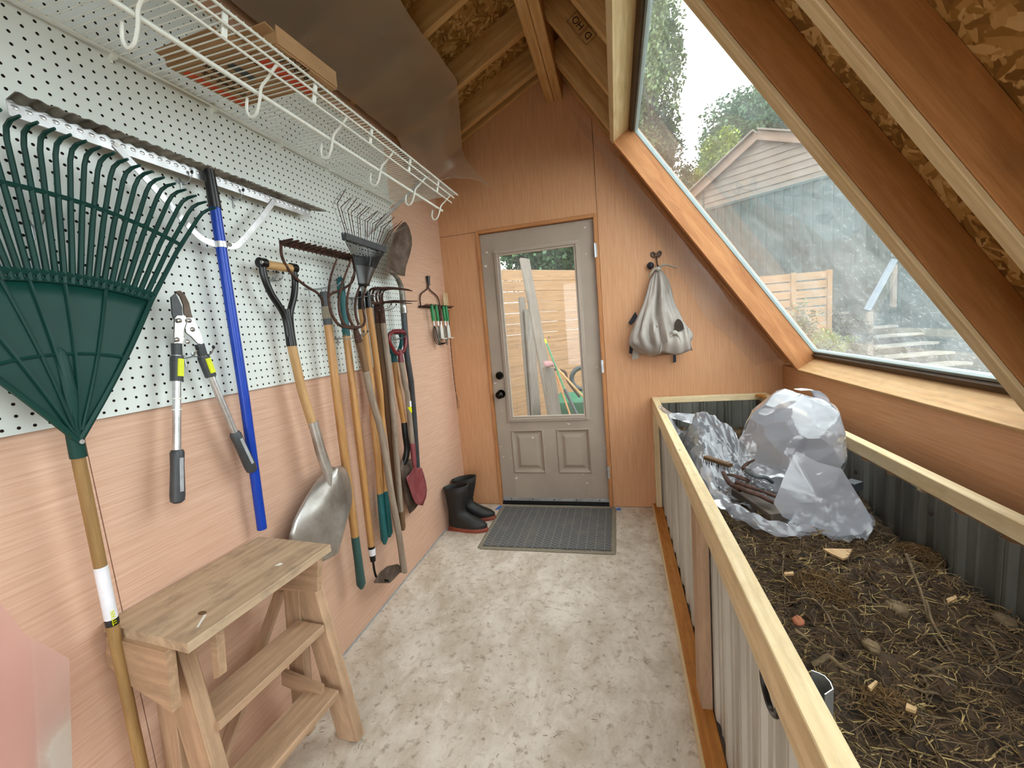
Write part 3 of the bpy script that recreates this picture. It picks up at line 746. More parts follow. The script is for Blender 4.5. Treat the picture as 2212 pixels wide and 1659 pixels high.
# 4 grain scoop with D grip
def scoop():
    yc = -1.705
    t = tool('grain_scoop', (.07, yc, .5), 'wide silver aluminium scoop shovel with wood and black D grip', 'shovel')
    x = .07
    B().tube([(x, -1.775, 1.652), (x, -1.648, 1.652)], [.0155, .0155], 14).obj('wood_grip', 'handle', t)
    b = B()
    for s, ye in ((-1, -1.783), (1, -1.64)):
        b.tube(smoothpts([(x, ye, 1.655), (x, ye + s * .001, 1.61), (x, lerp(ye, yc, .25), 1.55), (x, yc + s * .014, 1.48), (x, yc + s * .008, 1.40)], 4), [.011] * 17, 10, flat=1.2)
        b.tube([(x, ye - .013, 1.655), (x, ye + .013, 1.655)], .018, 14)
    b.tube([(x, yc, 1.50), (x, yc, 1.365)], [.014, .0185], 14)
    b.obj('yoke', 'black_metal', t)
    B().ell((x + .012, -1.797, 1.655), (.007, .004, .007), 8, 6).obj('rivet', 'steel', t)
    B().tube([(x, yc, 1.37), (x + .006, -1.695, 1.2), (x + .02, -1.68, 1.05)], .0165, 14).obj('handle', 'handle', t)
    B().tube([(x + .02, -1.68, 1.07), (x + .022, -1.678, 1.05), (x + .03, -1.672, .95), (x + .042, -1.665, .87), (x + .045, -1.665, .80)], [.0195, .0185, .0195, .020, .004], 14).obj('socket', 'scoop', t)
    out = smoothpts([(0.07,-1.624,0.877),(0.07,-1.585,0.856),(0.07,-1.546,0.85),(0.07,-1.503,0.83),(0.07,-1.477,0.789),(0.07,-1.474,0.718),(0.07,-1.494,0.669),(0.07,-1.554,0.616),(0.07,-1.637,0.541),(0.07,-1.771,0.538),(0.07,-1.828,0.58),(0.07,-1.859,0.624),(0.07,-1.857,0.685),(0.07,-1.841,0.715),(0.07,-1.82,0.743),(0.07,-1.774,0.78),(0.07,-1.711,0.824),(0.07,-1.664,0.844),(0.07,-1.633,0.867)], 2)
    rg = [V(q) for q in [(0.07,-1.626,0.865),(0.07,-1.625,0.779),(0.07,-1.626,0.704),(0.07,-1.671,0.602),(0.07,-1.702,0.545)]]
    zt, zb_ = rg[0].z, rg[-1].z
    def ridge(z):
        k = min(max((zt - z) / (zt - zb_), 0), 1) * (len(rg) - 1); i = min(int(k), len(rg) - 2); return rg[i].lerp(rg[i + 1], k - i)
    rings = []
    for s_ in (1., .92, .8, .65, .48, .3, .15, .02):
        rings.append([ridge(p.z).lerp(p, s_) + V(((.055 * (1 - s_ ** 2.2) if s_ > .2 else .055 * (1 - s_ ** 2.2) + .004), 0, 0)) for p in out])
    B().sweep(rings, False, True).obj('scoop_blade', 'scoop', t, solid=.002, angle=60)
scoop()

def ferrule_handle(t, pts, r, mat, name='handle'): return B().tube(pts, r, 12).obj(name, mat, t)

# 5 bow rake
def bow_rake():
    x, yc = .085, -1.505
    t = tool('bow_rake', (x, yc, .28), 'rusty steel bow rake, toothed bar up, amber handle with grey-green grip', 'rake')
    ya, yb, z = -1.70, -1.272, 1.735
    B().beam((x, ya - .004, z), (x, yb + .004, z), .008, .018, up=(0, 0, 1)).obj('tooth_bar', 'rust', t)
    for k in range(15):
        y = lerp(ya, yb, k / 14)
        B().tube([(x, y, z), (x + .03, y, z + .003), (x + .052, y, z + .006)], [.0068, .0062, .004], 6).obj('tooth', 'rust', t)
    b = B()
    for s, ye in ((-1, ya), (1, yb)):
        b.tube(smoothpts([(x, ye, z - .005), (x, ye + s * .004, z - .05), (x, ye - s * .03, z - .105), (x, lerp(ye, yc, .5), z - .145), (x, lerp(ye, yc, .86), z - .175), (x, yc + s * .006, z - .24)], 4), .0052, 8)
    b.obj('bow', 'rust', t)
    B().tube([(x, yc, 1.575), (x, yc, 1.44)], [.014, .0185], 12).obj('ferrule', 'grey_plastic', t)
    B().tube([(x, yc, 1.515), (x, yc, 1.465)], [.0168, .0182], 12).obj('paper_label', 'mat_border', t)
    B().tube([(x, yc, 1.445), (x, -1.515, 1.0), (x, -1.522, .51)], [.0165, .0175, .0165], 12).obj('handle', 'handle_amber', t)
    B().tube([(x, -1.522, .52), (x, -1.523, .40), (x, -1.525, .30), (x, -1.525, .278)], [.0172, .0178, .020, .009], 14).obj('grip', 'greygreen', t)
bow_rake()

# 6 hoe hung blade down
def hoe():
    x = .062
    t = tool('garden_hoe', (x, -1.37, .15), 'garden hoe hung upside down, green grip at top, blade near floor', 'hoe')
    B().tube([(x, -1.352, 1.652), (x, -1.352, 1.64), (x, -1.356, 1.55), (x, -1.36, 1.39)], [.007, .0165, .0185, .0165], 14).obj('grip', 'teal', t)
    B().tube([(x, -1.36, 1.40), (x, -1.372, .9), (x, -1.386, .39)], [.0162, .0165, .0155], 12).obj('handle', 'handle_amber', t)
    f = B().tube([(x, -1.386, .40), (x, -1.387, .325)], [.0165, .0125], 12).obj('ferrule', 'black_metal', t)
    lab(B().tube([(x, -1.386, .388), (x, -1.3865, .355)], [.0168, .0155], 12).obj('paper_label', 'whitepaper', f), 'small white label')
    B().tube(smoothpts([(x, -1.387, .33), (x, -1.387, .27), (x + .01, -1.385, .235), (x + .04, -1.375, .222), (x + .06, -1.37, .215)], 4), .0055, 8).obj('gooseneck', 'black_metal', t)
    pl = [(x + .055, -1.44, .145), (x + .055, -1.29, .125), (x + .055, -1.29, .165), (x + .055, -1.325, .205), (x + .055, -1.36, .228), (x + .055, -1.40, .205), (x + .055, -1.435, .165)]
    pl = [(0.1,-1.459,0.267),(0.1,-1.398,0.279),(0.1,-1.337,0.271),(0.1,-1.249,0.23),(0.1,-1.224,0.2),(0.1,-1.23,0.175),(0.1,-1.335,0.181),(0.1,-1.451,0.255)]
    B().prism(pl, (.003, 0, 0)).obj('blade', 'rustflat', t)
hoe()

# 7 pitchfork
def pitchfork():
    t = tool('pitchfork', (.12, -1.36, .16), 'four-tined rusty pitchfork, tines upward, crooked weathered grey handle', 'pitchfork')
    tines = [[(0.145,-1.473,1.702),(0.145,-1.505,1.66),(0.145,-1.536,1.608),(0.145,-1.558,1.545),(0.145,-1.557,1.491),(0.145,-1.538,1.454),(0.145,-1.507,1.431),(0.145,-1.458,1.424)],
             [(0.145,-1.372,1.716),(0.145,-1.425,1.651),(0.145,-1.474,1.58),(0.145,-1.498,1.528),(0.145,-1.501,1.477),(0.145,-1.487,1.444),(0.145,-1.465,1.428)],
             [(0.145,-1.321,1.717),(0.145,-1.374,1.646),(0.145,-1.425,1.573),(0.145,-1.447,1.515),(0.145,-1.444,1.468),(0.145,-1.429,1.436),(0.145,-1.422,1.425)],
             [(0.145,-1.249,1.69),(0.145,-1.312,1.628),(0.145,-1.364,1.567),(0.145,-1.39,1.511),(0.145,-1.391,1.465),(0.145,-1.379,1.435)],
             [(0.145,-1.253,1.647),(0.145,-1.296,1.593),(0.145,-1.331,1.535),(0.145,-1.332,1.485),(0.145,-1.329,1.457),(0.145,-1.346,1.432),(0.145,-1.381,1.424),(0.145,-1.423,1.422)]]
    for pts in tines:
        p = smoothpts(pts, 3); n = len(p); B().tube(p, [lerp(.0035, .0058, min(1, i / n * 1.6)) for i in range(n)], 8).obj('tine', 'rust', t)
    B().tube([(0.145,-1.483,1.427),(0.145,-1.449,1.424),(0.145,-1.405,1.421),(0.145,-1.367,1.426)], [.005, .009, .009, .005], 8).obj('fork_shoulder', 'rust', t)
    pts = [(0.135,-1.394,1.423),(0.135,-1.391,1.401),(0.135,-1.378,1.36)]
    B().tube([pts[0], pts[1], pts[2]], [.009, .013, .0165], 12).obj('neck', 'rust', t)
    h = [(0.125,-1.369,1.375),(0.125,-1.355,1.318),(0.125,-1.344,1.228)]
    B().tube(h, .0165, 12).obj('socket_sleeve', 'handle_dark', t)
    h2 = [h[-1]] + [(0.115,-1.307,1.088),(0.115,-1.261,0.906),(0.115,-1.25,0.655)] + [(0.11,-1.216,0.367), (0.11,-1.213,0.186), (0.11,-1.217,0.161)]
    B().tube(smoothpts(h2, 3), [.0165] * 12 + [.0175, .0185, .0185, .006], 12).obj('handle', 'handle_grey', t)
pitchfork()

# 8 two rakes with teal grips side by side
def shrub_rake():
    t = tool('shrub_rake', (.14, -1.3, .38), 'black shrub rake with a fan of thin wire tines, head up', 'rake')
    bar0, bar1 = V((0.16,-1.427,1.799)), V((0.16,-1.107,1.795))
    B().beam(bar0, bar1, .03, .022, up=(1, 0, 0)).obj('spreader_bar', 'grey_plastic', t)
    el = [(0.15,-1.404,1.783),(0.15,-1.364,1.724),(0.15,-1.357,1.672),(0.15,-1.349,1.602),(0.15,-1.275,1.608),(0.15,-1.219,1.673),(0.15,-1.158,1.739),(0.15,-1.105,1.785)]
    top = [lerp(bar0, bar1, k / 24) for k in range(25)]
    c = V((0.14,-1.299,1.61)); lft = [V(q) for q in el[:4]]; rgt = [V(q) for q in el[4:]][::-1]
    def side(P_, v): k = v * (len(P_) - 1); i = min(int(k), len(P_) - 2); return P_[i].lerp(P_[i + 1], k - i)
    def fn(u, v):
        a = side(lft, lerp(.28, 1, v)); b_ = side(rgt, lerp(.28, 1, v)); p = a.lerp(b_, u); p.x += .012 * sin(u * pi) + .0; return p
    B().grid(fn, 16, 10).obj('fan_plate', 'black', t, solid=.004)
    b = B()
    for k in range(25):
        u = k / 24; a = top[k] - V((0.0, 0, .008)); b.tube([a, fn(u, .0) + V((.002, 0, 0)), fn(u, .35) + V((.003, 0, 0))], .0022, 5)
    b.obj('rib', 'black', t)
    bend = [(0.17,-1.489,1.91),(0.17,-1.46,1.918),(0.17,-1.437,1.911),(0.17,-1.418,1.906),(0.17,-1.391,1.91),(0.17,-1.369,1.906),(0.17,-1.346,1.908),(0.17,-1.326,1.903),(0.17,-1.307,1.904),(0.17,-1.285,1.899),(0.17,-1.266,1.898),(0.17,-1.246,1.897),(0.17,-1.226,1.895),(0.17,-1.205,1.897),(0.17,-1.179,1.897),(0.17,-1.157,1.899),(0.17,-1.129,1.899),(0.17,-1.107,1.895),(0.17,-1.085,1.89),(0.17,-1.062,1.889),(0.17,-1.037,1.893),(0.17,-1.012,1.893)]
    for k, q in enumerate(bend):
        q = V(q); u = k / (len(bend) - 1); a = bar0.lerp(bar1, lerp(.02, .98, u))
        tip = q + V((.055, lerp(-.01, .02, u), .038 + .012 * sin(k * 2.3)))
        B().tube([a - V((0, 0, .02)), a, q, tip], [.0019, .0019, .0019, .0016], 5).obj('tine', 'rust' if k % 3 else 'zinc', t)
    B().tube([(0.135,-1.289,1.623), (0.12,-1.27,1.584)], [.012, .012], 10).obj('neck', 'zinc', t)
    B().tube([(0.1,-1.209,1.595), (0.1,-1.212,1.516)], [.0125, .0165], 12).obj('ferrule', 'black_metal', t)
    B().tube([(0.1,-1.212,1.519), (0.09,-1.191,1.275), (0.08,-1.176,1.097), (0.07,-1.191,0.81), (0.06,-1.214,0.6)], .0155, 12).obj('handle', 'handle_amber', t)
    B().tube([(0.06,-1.213,0.604), (0.06,-1.218,0.488), (0.06,-1.222,0.382), (0.06,-1.227,0.361)], [.0162, .0165, .0175, .007], 12).obj('grip', 'teal', t)
shrub_rake()
def second_handle():
    t = tool('garden_cultivator', (.08, -1.28, .38), 'amber-handled tool with teal grip hanging left of the twin teal grip', 'garden tool')
    B().tube([(0.07,-1.22,1.597), (0.07,-1.229,1.511)], [.0125, .0165], 12).obj('ferrule', 'black_metal', t)
    B().tube([(0.07,-1.229,1.513), (0.065,-1.218,1.335), (0.06,-1.209,1.165), (0.06,-1.237,0.964), (0.06,-1.239,0.78), (0.06,-1.257,0.605)], .0158, 12).obj('handle', 'handle_amber', t)
    B().tube([(0.06,-1.256,0.608), (0.06,-1.266,0.491), (0.06,-1.271,0.374), (0.06,-1.273,0.348)], [.0165, .017, .018, .007], 12).obj('grip', 'teal', t)
second_handle()

# 9 rusty cultivator and plain brown handle
def cultivator():
    t = tool('bent_tine_cultivator', (.09, -1.09, .36), 'rusty cultivator with claws bent toward the room and weathered handle', 'cultivator')
    for k in range(5):
        s = [(0.09,-1.18,1.544),(0.09,-1.147,1.546),(0.09,-1.112,1.549),(0.09,-1.082,1.552),(0.09,-1.059,1.549)][k]
        y = s[1] + .0; z = s[2] - .01
        B().tube(smoothpts([(.09, y, z), (.085, y, z + .035), (.098, y, z + .068), (.13, y, z + .075), (.19, y + .006, z + .068), (.245, y + .01 * (k - 1), z + .055)], 4), [.006] * 14 + [.005, .005, .0045, .004, .003, .003, .002], 8).obj('claw', 'rust', t)
    B().tube([(0.09,-1.185,1.544),(0.09,-1.13,1.543),(0.09,-1.053,1.55)], .007, 8).obj('claw_bar', 'rust', t)
    for k, (zo, l) in enumerate(((0, .20), (.004, .17), (-.004, .14))):
        q = V((0.09,-1.083,1.548)); B().tube([q, q + V((.07, .012 * k, zo)), q + V((l, .03 * k, zo - .012))], [.005, .004, .002], 6).obj('claw', 'rust', t)
    B().tube([(0.09,-1.077,1.545), (0.09,-1.074,1.524), (0.09,-1.086,1.443)], [.006, .009, .0145], 12).obj('ferrule', 'rust', t)
    B().tube([(0.09,-1.084,1.449), (0.09,-1.082,1.206), (0.09,-1.098,0.942), (0.09,-1.111,0.82), (0.09,-1.138,0.459)], .0145, 12).obj('handle', 'handle_grey', t)
    B().tube([(0.09,-1.137,0.462), (0.09,-1.141,0.376), (0.09,-1.146,0.358)], [.015, .0165, .012], 12).obj('grip', 'handle_dark', t)
cultivator()
def brown_hoe():
    t = tool('old_wooden_tool', (.06, -1.08, .36), 'dark brown square-topped old tool handle between the cultivator and rakes', 'tool handle')
    B().tube([(0.055,-1.063,1.543), (0.055,-1.071,1.446)], [.0165, .0185], 8).obj('socket', 'rust', t)
    B().tube([(0.055,-1.07,1.449), (0.055,-1.074,1.208), (0.055,-1.085,0.94), (0.055,-1.088,0.682), (0.055,-1.083,0.401), (0.055,-1.091,0.351)], .0185, 10).obj('handle', 'handle_dark', t)
brown_hoe()
def steel_rod():
    t = tool('thin_metal_rod', (.05, -1.15, .9), 'thin grey metal rod hanging between the amber and brown handles', 'rod')
    B().rod((0.04,-1.079,1.531), (0.04,-1.088,1.248), .004, 8).obj('rod', 'zinc', t)
    B().ell((0.04,-1.079,1.533), (.006, .006, .006), 8, 6).obj('knob', 'zinc', t)
steel_rod()

# 10 spade hung blade up
def spade():
    t = tool('long_spade', (.1, -.88, .62), 'worn rusty long-nosed shovel hung blade up on dark grey handle', 'shovel')
    out = [(0.11,-0.767,2.008),(0.11,-0.744,2.012),(0.11,-0.712,1.988),(0.11,-0.693,1.942),(0.11,-0.7,1.895),(0.11,-0.744,1.828),(0.11,-0.806,1.757),(0.11,-0.833,1.706),(0.11,-0.904,1.702),(0.11,-0.983,1.703),(0.11,-1.037,1.707),(0.11,-1.016,1.75),(0.11,-0.97,1.814),(0.11,-0.927,1.872),(0.11,-0.892,1.925),(0.11,-0.833,1.973)]
    pts = [V(q) for q in out]; n = len(pts)
    c = sum(pts, V()) / n
    b = B(); rings = []
    for s_ in (1.0, .8, .55, .3, .05):
        rings.append([c + (p - c) * s_ + V((-.035 * (1 - s_ * s_), 0, 0)) for p in pts])
    b.sweep(rings, False, True); lab(b.obj('blade', 'rustflat', t, solid=.0025), 'scuffed brown steel blade')
    B().tube([out[9], out[7]], .004, 6).obj('foot_tread', 'rustflat', t)
    nk = smoothpts([(0.1,-0.982,1.714),(0.1,-0.921,1.698),(0.1,-0.882,1.661),(0.1,-0.868,1.601),(0.1,-0.879,1.498)], 4)
    B().tube(nk, [lerp(.010, .0175, i / (len(nk) - 1)) for i in range(len(nk))], 12).obj('neck', 'alu_dirty', t)
    B().tube([(0.1,-0.872,1.539), (0.1,-0.874,1.498)], [.0185, .0192], 12).obj('collar', 'steel', t)
    B().tube([(0.1,-0.876,1.501), (0.09,-0.878,1.275), (0.075,-0.836,1.113), (0.06,-0.822,0.889), (0.05,-0.835,0.594)], .0165, 12).obj('handle', 'grey_plastic', t)
spade()

# 11 small red shovel
def red_shovel():
    x = .1
    t = tool('red_digging_shovel', (x, -.93, .37), 'small shovel with dark red D grip and faded red pointed blade', 'shovel')
    ring = smoothpts([(0.1,-0.957,1.402),(0.1,-1.011,1.4),(0.1,-1.054,1.382),(0.1,-1.061,1.35),(0.1,-1.038,1.313),(0.1,-1.011,1.288),(0.1,-0.973,1.281),(0.1,-0.92,1.295),(0.1,-0.889,1.335),(0.1,-0.886,1.38),(0.1,-0.91,1.398),(0.1,-0.957,1.402)], 3)
    B().tube(ring[:-1], .0085, 10, closed=True, flat=1.2).obj('grip', 'red', t)
    b = B()
    for k in range(7): q = lerp(V((0.1,-1.005,1.399)), V((0.1,-0.914,1.395)), k / 6); b.ell(q, (.0115, .004, .0115), 8, 6)
    b.obj('grip_ridge', 'red', t)
    B().tube([(0.1,-0.974,1.302), (0.1,-0.967,1.274), (0.1,-0.969,1.233)], [.010, .0145, .0165], 12).obj('grip_socket', 'red', t)
    h = B().tube([(0.1,-0.968,1.237), (0.1,-0.96,1.129), (0.095,-0.933,1.056), (0.09,-0.934,0.768)], .0145, 12).obj('handle', 'handle_grey', t)
    lab(B().tube([(0.095,-0.933,0.981), (0.094,-0.931,0.948)], .0149, 12).obj('sticker', 'yellow', h), 'yellow and white sticker')
    B().tube([(0.095,-0.93,1.012), (0.095,-0.931,0.981)], .0149, 12).obj('sticker', 'whitepaper', h)
    B().tube([(0.09,-0.933,0.772), (0.09,-0.937,0.681), (0.09,-0.939,0.623)], [.0155, .0145, .010], 12).obj('socket', 'redpaint', t)
    out = [(0.09,-0.953,0.631),(0.09,-0.911,0.619),(0.09,-0.859,0.602),(0.09,-0.84,0.555),(0.09,-0.826,0.5),(0.09,-0.823,0.452),(0.09,-0.843,0.415),(0.09,-0.896,0.384),(0.09,-0.942,0.409),(0.09,-0.977,0.435),(0.09,-1.004,0.49),(0.09,-1.027,0.558),(0.09,-1.043,0.612),(0.09,-0.997,0.616)]
    pts = [V(q) for q in out]; c = sum(pts, V()) / len(pts)
    lab(B().sweep([[c + (p - c) * s_ + V((-.02 * (1 - s_ * s_), 0, 0)) for p in pts] for s_ in (1., .8, .5, .2, .03)], False, True).obj('blade', 'redpaint', t, solid=.002), 'faded red pointed blade')
red_shovel()

# 12 dark shovel behind with teal grip
def dark_shovel():
    x = .055
    t = tool('dark_digging_shovel', (x, -.96, .38), 'shovel with teal D grip and dark steel blade behind the red one', 'shovel')
    ring = smoothpts([(0.05,-0.904,1.395),(0.05,-0.958,1.393),(0.05,-0.987,1.353),(0.05,-0.977,1.312),(0.05,-0.952,1.276),(0.05,-0.91,1.28),(0.05,-0.867,1.313),(0.05,-0.843,1.354),(0.05,-0.856,1.39),(0.05,-0.904,1.395)], 3)
    B().tube(ring[:-1], .011, 10, closed=True).obj('grip', 'teal', t)
    B().tube([(0.05,-0.949,1.29), (0.05,-0.948,1.235)], [.014, .0175], 12).obj('grip_socket', 'teal', t)
    B().tube([(0.05,-0.948,1.238), (0.055,-0.957,1.066), (0.06,-0.944,0.888)], .0155, 12).obj('handle', 'handle_amber', t)
    B().tube(smoothpts([(0.06,-0.943,0.893), (0.062,-0.95,0.817), (0.062,-0.949,0.744), (0.055,-0.968,0.691), (0.05,-0.987,0.662)], 3), [.0175] * 6 + [.018] * 4 + [.017, .015, .012], 12).obj('socket', 'black_metal', t)
    out = [(0.05,-1.002,0.699),(0.05,-0.938,0.677),(0.05,-0.883,0.666),(0.05,-0.845,0.614),(0.05,-0.842,0.539),(0.05,-0.841,0.455),(0.05,-0.868,0.382),(0.05,-0.93,0.373),(0.05,-0.987,0.375),(0.05,-1,0.421),(0.05,-1.008,0.484),(0.05,-1.016,0.545),(0.05,-1.024,0.606),(0.05,-1.026,0.661)]
    pts = [V(q) for q in out]; c = sum(pts, V()) / len(pts)
    B().sweep([[c + (p - c) * s_ + V((.02 * (1 - s_ * s_), 0, 0)) for p in pts] for s_ in (1., .8, .5, .2, .03)], False, True).obj('blade', 'rustflat', t, solid=.002)
dark_shovel()

# 13 rake-head rack and the hand tools in it
def rack():
    x = .012
    t = tool('rake_head_rack', (x, -.3, 1.55), 'rusty rake head with dark socket screwed to wall as tool rack', 'tool rack')
    ya, yb, z = -.49, -.035, 1.556
    B().beam((x, ya, z), (x, yb, z), .006, .014, up=(0, 0, 1)).obj('tooth_bar', 'rust', t)
    for k in range(14):
        y = lerp(ya, yb, k / 13); B().tube([(x, y, z), (x + .03, y, z + .002), (x + .06, y, z + .012)], [.004, .004, .002], 6).obj('tooth', 'rust', t)
    b = B()
    for s, ye in ((-1, -.468), (1, -.165)):
        b.tube(smoothpts([(x, ye, z), (x, ye, z + .05), (x, lerp(ye, -.325, .2), z + .085), (x, lerp(ye, -.325, .9), z + .125), (x, -.32, z + .17)], 4), .0045, 8)
    b.obj('bow', 'rust', t)
    B().tube([(x + .005, -.322, 1.70), (x + .005, -.318, 1.765)], [.0085, .014], 12).obj('socket', 'black_metal', t)
rack()
def hand_tool(y, kind, lbl, gmat='green', top=1.565, x=.05):
    t = thing('hand_' + kind, (x, y, top), lbl, 'hand tool', 'hand tools hung in the rack')
    B().tube([(x, y, top + .008), (x, y, top), (x, y + .005, top - .05), (x, y + .01, top - .105)], [.006, .011, .0125, .0115], 10).obj('grip', gmat, t)
    z = top - .105; y += .01
    B().rod((x, y, z), (x, y, z - .035), .005, 8).obj('shank', 'steel', t)
    if kind == 'cultivator':
        for k in (-1, 0, 1): B().tube(smoothpts([(x, y, z - .03), (x, y + k * .02, z - .06), (x + .005, y + k * .028, z - .13), (x + .03, y + k * .032, z - .16), (x + .06, y + k * .035, z - .15)], 3), .0032, 6).obj('prong', 'black_metal', t)
    elif kind == 'trowel':
        pr = [(z - .03, .008), (z - .045, .024), (z - .09, .03), (z - .14, .024), (z - .175, .004)]
        blade(pr, y, x - .004, .012, un=8).obj('blade', 'alu_dirty', t, solid=.0015)
    else:
        for k in range(4): B().tube([(x, y, z - .02), (x, y + (k - 1.5) * .012, z - .045), (x, y + (k - 1.5) * .014, z - .12), (x + .025, y + (k - 1.5) * .014, z - .125)], .003, 6).obj('prong', 'white', t)
hand_tool(-.385, 'cultivator', 'green-gripped hand cultivator, leftmost in the rack, bent dark prongs')
hand_tool(-.315, 'trowel', 'green-gripped hand trowel with long grey blade in the rack')
hand_tool(-.265, 'weeder', 'dark-gripped hand weeder in the middle of the rack', 'rust')
hand_tool(-.19, 'trowel', 'green-gripped hand trowel with a price tag next to the white fork')
hand_tool(-.14, 'fork', 'green-gripped hand fork with white prongs, rightmost of the green grips')
for k, (y, z) in enumerate(((-.115, 1.66), (-.085, 1.664), (-.055, 1.668))):
    t = thing('wooden_stick_tool', (.03, y, 1.55), ['pale wooden tool handle sticking up from rack, leftmost of three', 'pale wooden tool handle sticking up from rack, middle of three', 'pale wooden tool handle sticking up from rack, next to the corner'][k], 'tool handle', 'wooden handles above the rack')
    B().tube([(.03, y, 1.545), (.03, y, 1.62), (.03, y, z)], [.005, .0075, .0045], 10).obj('handle', 'spruce_pale', t)
t = thing('twisted_wire', (.03, -.1, 1.56), 'long twisted rusty wire hanging from the rack in the corner', 'wire')
wp = smoothpts([(0.03,-0.051,1.565),(0.03,-0.064,1.412),(0.03,-0.075,1.23),(0.03,-0.076,1.045),(0.03,-0.069,0.924)], 12)
for ph in (0, pi):
    B().tube([p + V((.003 * cos(i * 1.1 + ph), .003 * sin(i * 1.1 + ph), 0)) for i, p in enumerate(wp)], .0018, 5).obj('strand', 'rust', t)
for q in [(0.03,-0.074,0.796),(0.03,-0.055,0.785),(0.03,-0.028,0.791)]:
    B().tube([wp[-1], lerp(wp[-1], V(q), .4) + V((0, .002, 0)), q], .0013, 5).obj('frayed_end', 'rust', t)

# ------------------------------------------------------------------ wire shelf
def shelf():
    ya, yb = -3.35, -.652
    t = thing('wire_shelf', (.2, -2, 2.14), 'white coated wire shelf along the left wall with hanging rod', 'shelf')
    z = 2.14
    for nm, x, zz, r, a, b_ in (('back_rod', .03, z, .0032, ya, yb), ('front_rod', .402, z, .0036, ya, yb), ('middle_rod', .215, z - .004, .0028, ya, yb),
                                ('lip_rod', .396, z - .028, .0034, ya, -.70), ('lip_rod', .378, z - .05, .0034, ya, -.70)):
        B().rod((x, a, zz), (x, b_, zz), r, 8).obj(nm, 'white', t)
    B().rod((.318, ya, z - .085), (.318, -.70, z - .085), .0062, 10).obj('hanging_rod', 'white', t)
    n = 0; y = yb - .004
    w = None
    while y > ya:
        if w is None: w = B().rod((.028, y, z + .004), (.404, y, z + .004), .0019, 6).obj('cross_wire', 'white', t); y0 = y
        else:
            c = w.copy(); col.objects.link(c); c.location = w.location + V((0, y - y0, 0))
        y -= .0254 * .8
    y = yb - .10
    while y > ya:
        B().tube(smoothpts([(.396, y, z - .026), (.36, y, z - .055), (.335, y - .002, z - .075), (.322, y, z - .105), (.305, y, z - .135), (.285, y, z - .14), (.275, y, z - .12), (.283, y, z - .09)], 3), .004, 8).obj('rod_hook', 'white', t)
        y -= .3048
    y = yb - .25
    while y > ya:
        B().beam((.394, y, z), (.380, y, z - .05), .006, .014, up=(0, 1, 0)).obj('lip_clip', 'white', t); y -= .3048
    y = yb - .06
    while y > ya:
        B().box(.001, .03, y - .006, y + .006, z - .012, z + .012, 'x', .002).rod((.014, y, z - .02), (.014, y, z + .02), .004, 6).obj('wall_clip', 'white', t); y -= .28
    b = B().beam((.385, -1.01, z - .004), (.012, -1.01, 1.90), .014, .014, up=(0, 1, 0), c=.002)
    b.obj('support_brace', 'alu', t); B().beam((.385, -2.9, z - .004), (.012, -2.9, 1.90), .014, .014, up=(0, 1, 0), c=.002).obj('support_brace', 'alu', t)
shelf()

def carton(loc, size, rz, label, texts, bands):
    t = thing('cardboard_box', loc, label, 'box', 'cardboard cartons on the wire shelf')
    w, l, h = size; z = 2.147
    x, y = loc[0], loc[1]; ex = V((cos(rz), sin(rz), 0)); ey = V((-sin(rz), cos(rz), 0))
    def Pp(a, b_, c): return V((x, y, z)) + ex * a + ey * b_ + V((0, 0, c))
    T_ = .004
    def panel(nm, p, q, r_, s_, mat='card'):
        n = (q - p).cross(s_ - p).normalized() * T_; B().prism([p, q, r_, s_], n).obj(nm, mat, t, smooth=False)
    panel('bottom_flap', Pp(-w/2, -l/2, 0), Pp(w/2, -l/2, 0), Pp(w/2, -.002, 0), Pp(-w/2, -.002, 0))
    panel('bottom_flap', Pp(-w/2, .002, 0), Pp(w/2, .002, 0), Pp(w/2, l/2, 0), Pp(-w/2, l/2, 0))
    for a0, b0, a1, b1 in ((-1, -1, 1, -1), (1, -1, 1, 1), (1, 1, -1, 1), (-1, 1, -1, -1)):
        panel('side_wall', Pp(a0 * w/2, b0 * l/2, T_), Pp(a1 * w/2, b1 * l/2, T_), Pp(a1 * w/2, b1 * l/2, h), Pp(a0 * w/2, b0 * l/2, h))
    panel('top_flap', Pp(w/2, -l/2, h), Pp(w/2, l/2, h), Pp(w/2 + .002, l/2, h + .015), Pp(w/2 + .002, -l/2, h + .015))
    panel('top_flap', Pp(-w/2, -l/2, h), Pp(w/2, -l/2, h), Pp(w/2, -l/2 - .03, h + .006), Pp(-w/2, -l/2 - .03, h + .006))
    for a0, a1, b0, b1, m in bands:
        B().prism([Pp(a0, b0, -.0006), Pp(a1, b0, -.0006), Pp(a1, b1, -.0006), Pp(a0, b1, -.0006)], (0, 0, .0005)).obj('printed_band', m, t, smooth=False)
    for s_, sz, a, b_ in texts:
        text(s_, sz, 'ink', Pp(a, b_, -.0012), ey, ex, t, 'lettering')
    return t
carton((.195, -1.905, 2.147), (.215, .235, .022), radians(-3), 'open brown carton nearer the wall with orange stripe and dark lettering underneath',
       [('SUPERANG M5', .026, -.01, -.005), ('SLCT PUR IG', .024, -.045, .0)], [(-.098, -.076, -.085, .11, 'orange'), (.035, .06, -.06, .02, 'grey_plastic')])
carton((.365, -1.865, 2.147), (.105, .225, .035), radians(-4), 'brown carton overhanging the shelf front edge with wide orange stripe',
       [('4 MO 6', .034, .018, -.02), ('CCTU', .024, .042, -.03)], [(-.042, -.012, -.09, .10, 'orange')])

